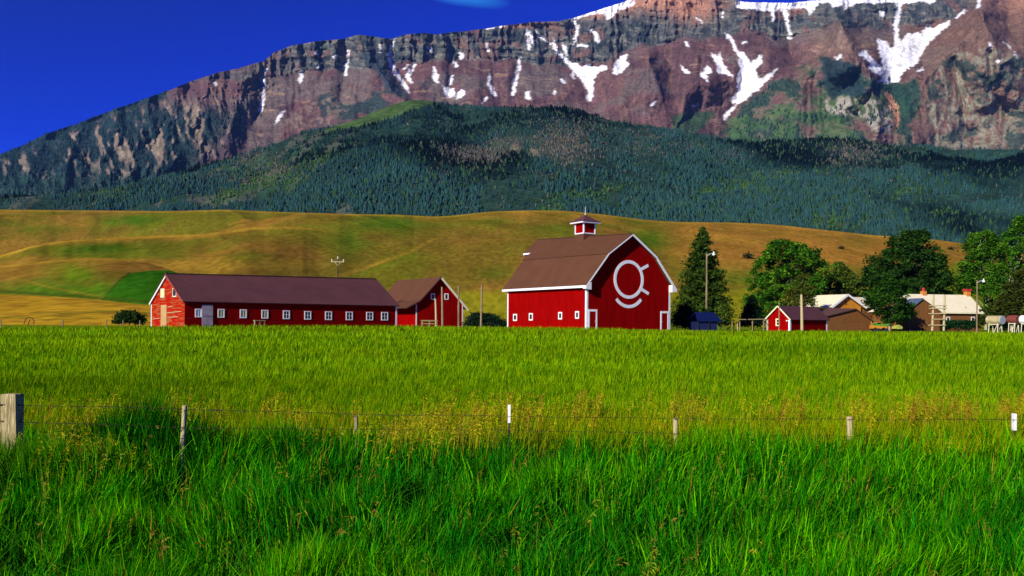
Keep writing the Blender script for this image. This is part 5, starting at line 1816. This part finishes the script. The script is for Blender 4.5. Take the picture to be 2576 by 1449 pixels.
broadleaf("poplar_tree", "rounded poplar crown leaning left beside the farmhouse chimney", [(583, 2440, 2505), (605, 2425, 2530), (630, 2418, 2540), (660, 2412, 2540), (690, 2410, 2530), (715, 2405, 2530), (738, 2415, 2525)], 240, MD, 190, 85, .34, (2480, 815), M['palebark'], crad=1.6, limbs=20, trunk_r=.4)
broadleaf("broadleaf_tree", "dull olive tree behind the fuel tanks at the right edge", [(680, 2560, 2640), (710, 2530, 2650), (745, 2505, 2660), (780, 2480, 2660), (812, 2470, 2660)], 180, OL, 230, 75, .28, (2560, 818), M['bark'], crad=1.4, trunk_r=.3)
# bare pale leaders standing out of the poplar tops
BU = [(0.022, 0.055, 0.012), (0.03, 0.07, 0.012), (0.04, 0.085, 0.014)]
broadleaf("rounded_shrub", "round dark green shrub left of the long barn gable", [(782, 305, 345), (790, 287, 362), (800, 280, 368), (811, 277, 370)], 112, BU, 90, 60, .13, (325, 812), M['bark'], crad=.6, trunk_r=.06)
broadleaf("rounded_shrub", "dark shrub with blue grey leaves between the gabled barn and the big barn", [(787, 1180, 1240), (795, 1168, 1262), (806, 1165, 1274), (816, 1165, 1276)], 139, [(0.014, 0.04, 0.016), (0.02, 0.05, 0.02), (0.03, 0.05, 0.035)], 110, 60, .16, (1220, 815), M['bark'], crad=.8, trunk_r=.06)
broadleaf("rounded_shrub", "dark shrub below the spruce between the big barn and the blue shelter", [(770, 1705, 1735), (785, 1695, 1755), (800, 1692, 1765), (820, 1690, 1765)], 136, [(0.010, 0.028, 0.01), (0.014, 0.034, 0.01)], 90, 60, .18, (1725, 820), M['bark'], crad=.9, trunk_r=.08)
broadleaf("rounded_shrub", "yellow green shrub right of the blue shelter under the spruce", [(765, 1815, 1830), (785, 1803, 1842), (815, 1798, 1848)], 150, LT, 40, 50, .16, (1825, 820), M['bark'], crad=.7, trunk_r=.06)
broadleaf("rounded_shrub", "low trimmed dark green hedge bush under the farmhouse windows", [(806, 2375, 2455), (814, 2365, 2462), (826, 2362, 2465)], 172, [(0.010, 0.05, 0.014), (0.014, 0.065, 0.016)], 90, 60, .15, (2412, 824), M['bark'], crad=.7, trunk_r=.05)
# small dark bushes out on the hillside
def surf_point(x, y):
    dd = (BPX - x) ** 2 + (BPY - y) ** 2
    dd[260:] = 1e9
    i = np.unravel_index(np.argmin(dd), dd.shape)
    return Vector(BV[i])
proto = None
for (x, y, s, lab) in ((1883, 651, 1.3, "lone dark bush on the bare hillside left of the wide tree"), (2117, 627, .8, "small dark bush on the hillside above the pale tree"), (2392, 629, 1.0, "twin dark bush on the hillside right of the maple top"), (1663, 692, .7, "tiny dark bush on the hill just above the barn roof edge")):
    p = surf_point(x, y)
    if proto is None:
        n = 260
        C = RNG.normal(size=(n, 3)) * np.array((1.2, 1.0, .7)) + np.array((0, 0, 1.0))
        C[:, 2] = np.maximum(C[:, 2], 0)
        V_, T_ = leaf_quads(C, np.full(n, .42))
        o = npmesh("hillside_bush", V_, T_, M['leaf'], None, np.repeat(np.array((0.016, 0.035, 0.012)) * (.5 + RNG.random((n, 1))), 4, 0))
        proto = o
    else:
        o = proto.copy(); COL.objects.link(o)
    o.location = p
    o.scale = (s * .75,) * 3
    tag(o, lab, "bush", "bushes on the hillside")

# ------------------------------------------------------------------ poles
def pole(name, label, x, ytop, d, r, mat, cat="pole", lean=0.0, ybot=None, group=None):
    top = P(x, ytop, d)
    if ybot is None: zg = gzf(top.x, d)
    else: zg = P(x, ybot, d).z
    root = empty(name, (top.x + lean, d, zg), 0, label, cat, group)
    H = top.z - zg
    bm = bmesh.new()
    tube(bm, [(0, 0, -.4), (-lean * .5 + .01, 0, H * .5), (-lean, 0, H)], [r, r * .9, r * .78], 10)
    bm_obj("shaft", bm, mat, root)
    return root, H

GP_ = "bare wooden poles standing before the gabled barn"
pole("wooden_pole", "short tan pole leaning against the dark gable barn front", 1095.5, 752, 118, .16, M['palewood'], lean=.15, group=GP_)
pole("wooden_pole", "tall grey pole in front of the gable window", 1112, 722, 116, .17, M['wood'], lean=.12, group=GP_)
pole("wooden_pole", "tall grey pole at the right edge of the gabled barn", 1154, 720, 117, .17, M['wood'], group=GP_)
pole("wooden_pole", "lone dark pole standing free between the two barns", 1212, 717, 118, .16, M['wood'], lean=-.08, group=GP_)
pole("wooden_pole", "thin grey pole before the red shed gable", 1960, 759, 150, .13, M['wood'], group="bare poles by the red shed")
pole("wooden_pole", "stout pale pole in front of the red shed roof", 2016, 741, 150, .26, M['palewood'], lean=.18, group="bare poles by the red shed")
# utility pole
up, H = pole("utility_pole", "utility pole with a crossarm and white insulators behind the long barn", 850, 652, 132, .14, M['bark'], "utility pole")
bm = bmesh.new()
beam(bm, (-1.0, -.16, H - .42), (1.0, -.16, H - .42), .12, .13)
beam(bm, (-.45, -.17, H - .5), (0, -.17, H - 1.0), .05, .05)
beam(bm, (.45, -.17, H - .5), (0, -.17, H - 1.0), .05, .05)
bm_obj("crossarm", bm, M['palewood'], up)
for ux, uz in ((-.9, H - .30), (.9, H - .30), (-.02, H + .12)):
    bm = bmesh.new()
    tube(bm, [(ux, -.16 if abs(ux) > .1 else 0, uz - .14), (ux, -.16 if abs(ux) > .1 else 0, uz + .14), (ux, -.16 if abs(ux) > .1 else 0, uz + .3)], [.05, .10, .05], 8)
    bm_obj("insulator", bm, M['ceramic'], up)
# yard lights
def yard_light(label, x, ytop, d, r, side):
    rt, H = pole("yard_light", label, x, ytop, d, r, M['wood'], "yard light", group="yard lights on wooden poles")
    bm = bmesh.new()
    tube(bm, [(0, -.1, H - .5), (.5 * side, -.1, H - .1), (1.0 * side, -.1, H + .0)], .05, 6)
    bm_obj("arm", bm, M['metal'], rt)
    bm = bmesh.new()
    tube(bm, [(1.1 * side, -.1, H + .28), (1.1 * side, -.1, H + .0), (1.1 * side, -.1, H - .22), (1.1 * side, -.1, H - .34)], [.10, .12, .26, .22], 10)
    bm_obj("lamp_head", bm, M['white'], rt)
yard_light("yard light pole standing in front of the tall spruce", 1778, 637, 138, .19, 1)
yard_light("slender yard light pole at the right end of the farmhouse", 2458, 705, 152, .15, 1)

# corral rails by the shed
cf = empty("corral_fence", P(1890, 822, 150), 0, "weathered grey corral rail fence left of the small red shed", "fence")
def crel(x, y, d): return P(x, y, d) - cf.location
for x in (1861, 1893, 1921, 1932):
    bm = bmesh.new()
    a_ = crel(x, 803, 150); b_ = Vector((a_.x, a_.y, gzf(P(x, 803, 150).x, 150) - cf.location.z - .2))
    tube(bm, [b_, a_], [.12, .11], 8)
    bm_obj("post", bm, M['wood'], cf)
for (xa, ya, xb, yb) in ((1858, 804, 1930, 803), (1921, 815, 1934, 815)):
    bm = bmesh.new()
    tube(bm, [crel(xa, ya, 149.7), crel(xb, yb, 149.7)], .09, 8)
    bm_obj("rail", bm, M['wood'], cf)
pole("gate_post", "thin leaning stub post right of the blue shelter", 1842, 806, 132, .10, M['wood'], "post", group="stub posts near the corral")
pole("gate_post", "pale stub post at the left end of the corral rails", 1855, 812, 132, .10, M['palewood'], "post", group="stub posts near the corral")

# tall rung frame in front of the farmhouse
rf = empty("rail_frame", P(2361, 825, 145), 0, "tall timber frame of two posts and five cross rails in front of the farmhouse", "timber frame")
def rrel(x, y, d=145): return P(x, y, d) - rf.location
for x, dx in ((2349, -4), (2377, -3)):
    bm = bmesh.new()
    a_ = rrel(x, 741); b_ = rrel(x + dx, 832)
    tube(bm, [b_, a_.lerp(b_, .5), a_], [.19, .17, .14], 9)
    bm_obj("post", bm, M['palewood'], rf)
for (y, xa, xb) in ((769, 2337, 2382), (776, 2337, 2382), (789, 2336, 2380), (803, 2345, 2380), (818, 2335, 2379)):
    bm = bmesh.new()
    tube(bm, [rrel(xa, y, 144.7), rrel(xb, y, 144.7)], .085, 8)
    bm_obj("rail", bm, M['palewood'], rf)

# fuel tanks on stands
def tank(label, x0, x1, y0, y1, d, mat, endmat, ang):
    c0 = P((x0 + x1) / 2, (y0 + y1) / 2, d)
    zg = gzf(c0.x, d)
    rt = empty("fuel_tank", (c0.x, d, zg), ang, label, "tank", "fuel tanks on steel stands")
    Lh = (x1 - x0) / F * d * .42
    R = (y1 - y0) / F * d / 2
    zc = c0.z - zg
    bm = bmesh.new()
    tube(bm, [(-Lh, 0, zc), (-Lh + .08, 0, zc), (Lh - .02, 0, zc)], [R * .94, R, R], 28)
    bm_obj("drum", bm, mat, rt, False)
    bm = bmesh.new()
    tube(bm, [(Lh - .02, 0, zc), (Lh + .05, 0, zc)], [R * .985, R * .93], 28)
    bm_obj("end_plate", bm, endmat, rt)
    bm = bmesh.new()
    for s_ in (-.62, .62):
        for q_ in (-1, 1):
            beam(bm, (Lh * s_, q_ * R * .8, -.3), (Lh * s_, q_ * R * .55, zc - R * .75), .09, .09)
        beam(bm, (Lh * s_, -R * .7, zc - R * 1.0), (Lh * s_, R * .7, zc - R * 1.0), .09, .09)
    for q_ in (-1, 1):
        beam(bm, (-Lh * .62, q_ * R * .6, zc - R * .98), (Lh * .62, q_ * R * .6, zc - R * .98), .09, .11)
        beam(bm, (Lh * .05, q_ * R * .8, 0), (Lh * .58, q_ * R * .62, zc - R * 1.0), .07, .07)
    bm_obj("stand", bm, M['cream'], rt)
tank("silver fuel tank with a flat grey end on a white braced stand", 2480, 2528, 794, 816, 148, M['tank'], M['tankend'], math.radians(-68))
tank("red brown rusty fuel tank behind the silver one", 2534, 2566, 793, 814, 158, M['oldred'], M['rust'], math.radians(-68))
tank("pale fuel tank cut by the right edge of the photo", 2566, 2600, 793, 815, 150, M['white'], M['tankend'], math.radians(-68))

# low things along the field edge
def at_edge(x, y, d): return P(x, y, d)
t_ = empty("feed_trough", P(1080, 814, 114), 0, "green grey timber feed trough before the dark gable", "trough")
z0 = gzf(t_.location.x, 114); t_.location.z = z0
bm = bmesh.new()
hw = 19 / F * 114
th_ = P(1080, 806, 114).z - z0
for sx_ in (-1, 0, 1):
    for q_ in (-.3, .3):
        boxes('leg', [((sx_ * hw - .05 * (1 + sx_), q_ - .05, -.1), (sx_ * hw + .05 * (1 - sx_) + .02, q_ + .05, th_))], M['wood'], t_)
bm = bmesh.new()
for q_ in (-.38, .34):
    box(bm, (-hw - .1, q_, th_ - .12), (hw + .1, q_ + .04, th_ + .04))
    box(bm, (-hw - .1, q_, th_ - .5), (hw + .1, q_ + .04, th_ - .38))
bm_obj("rail", bm, mat_plain("mossy_wood", (.20, .20, .07), None, 4, .9), t_)
t_ = empty("plank_bench", P(653, 812, 98.5), math.radians(40), "low plank bench standing in the weeds under the long barn windows", "bench")
L0 = L.front(653, 805, -.9)[0]
t_.location = L.o + L.u * L0 + L.v * -.9
bw, bh = 22 / F * 104 / 1.5, L.front(653, 805.5, -.9)[1]
bm = bmesh.new(); box(bm, (-bw, -.2, bh - .07), (bw, .2, bh)); bm_obj("seat", bm, M['palewood'], t_)
for sx_ in (-1, 0, 1):
    bm = bmesh.new(); box(bm, (sx_ * (bw - .1) - .05, -.16, -.1), (sx_ * (bw - .1) + .05, .16, bh - .07)); bm_obj("leg", bm, M['wood'], t_)

# green wheeled hay rake / trailer near the front tree
g_ = empty("farm_trailer", P(2216, 822, 140), 0, "small bright green farm trailer parked below the front tree", "trailer")
g_.location.z = gzf(g_.location.x, 140)
gh = P(2216, 817, 140).z - g_.location.z
bm = bmesh.new()
gl = 17 / F * 140
extr(bm, [(-gl, gh + .35), (-gl * .85, gh - .15), (gl * .8, gh - .25), (gl * 1.1, gh + .2), (gl * .9, gh + .05), (-gl * .7, gh + .12)], fu, -.6, .6)
bm_obj("bed", bm, M['green'], g_)
for sx_ in (-.55, .55):
    for q_ in (-.7, .6):
        bm = bmesh.new(); tube(bm, [(sx_ * gl, q_, .42), (sx_ * gl, q_ + .14, .42)], .42, 14); bm_obj("wheel", bm, M['black'], g_)
# hay heap
h_ = bmesh.new()
bmesh.ops.create_icosphere(h_, subdivisions=3, radius=1)
for v in h_.verts:
    v.co = Vector((v.co.x * .85, v.co.y * .6, max(v.co.z, -.1) * .55)) * (1 + .12 * random.uniform(-1, 1))
o = bm_obj("hay_heap", h_, M['yellow'])
p = P(2257, 822, 128); o.location = (p.x, 128, P(2257, 826, 128).z - .05)
tag(o, "small heap of yellow cut hay on the field edge below the brown wing", "hay heap")

# truck under the lean-to beside the garage
tk = empty("parked_truck", P(2209, 815, 194), 0, "orange and dark farm truck parked in shade between garage and tree", "truck")
tk.location.z = gzf(tk.location.x, 162)
bm = bmesh.new()
tl = 18 / F * 194
extr(bm, [(-tl, .5), (tl, .5), (tl, 1.25), (tl * .35, 1.35), (tl * .2, 1.95), (-tl * .45, 1.95), (-tl * .55, 1.3), (-tl, 1.25)], fu, -.85, .85)
bm_obj("body", bm, M['orange'], tk)
bm = bmesh.new()
extr(bm, [(tl * .30, 1.38), (tl * .16, 1.88), (-tl * .40, 1.88), (-tl * .48, 1.38)], fu, -.87, .87)
bm_obj("window", bm, M['pane'], tk)
for sx_ in (-.6, .6):
    for q_ in (-.88, .72):
        bm = bmesh.new(); tube(bm, [(sx_ * tl, q_, .4), (sx_ * tl, q_ + .18, .4)], .40, 14); bm_obj("wheel", bm, M['black'], tk)

# irrigation wheel arch and little posts on the far left
w_ = bmesh.new()
c0 = P(73, 811, 84)
rw = 12 / F * 84
tube(w_, [(math.cos(a_) * rw, .1 * math.sin(a_ * 3), math.sin(a_) * rw * 1.15) for a_ in np.linspace(-.2, math.pi + .2, 18)], .045, 6)
tube(w_, [(-rw * .3, 0, -.3), (rw * .2, 0, rw * .7)], .04, 6)
o = bm_obj("hoop", w_, M['rust'])
o.location = (c0.x, 84, P(73, 812, 84).z)
tag(o, "thin rusty hoop standing in the hay at the far left field edge", "hoop")
pr = None
for x, y, lab in ((2, 803, "leftmost"), (158, 804, "second"), (268, 804, "third"), (310, 806, "fourth"), (352, 806, "fifth")):
    top = P(x, y, 90)
    if pr is None:
        bm = bmesh.new()
        tube(bm, [(0, 0, -.9), (0, 0, 0)], [.07, .06], 7)
        pr = o = bm_obj("stake", bm, M['wood'])
    else:
        o = pr.copy(); COL.objects.link(o)
    o.location = top
    tag(o, f"short dark stake at the far left field edge, {lab} from the left", "stake", "stakes along the hay field")

# ------------------------------------------------------------------ haze: the air between here and the mountain
bm = bmesh.new()
box(bm, (-9000, -400, -3.2), (9000, 6700, 2500))
m, n, out = mat_new("mountain_haze")
pv = n.nodes.new("ShaderNodeVolumePrincipled")
pv.inputs['Color'].default_value = (0.18, 0.42, 1.0, 1)
pv.inputs['Density'].default_value = 0.000014
n.links.new(pv.outputs[0], out.inputs['Volume'])
hz_ = bm_obj("haze", bm, m)
tag(hz_, "thin blue haze over the valley and mountain slopes", "haze", kind='stuff')
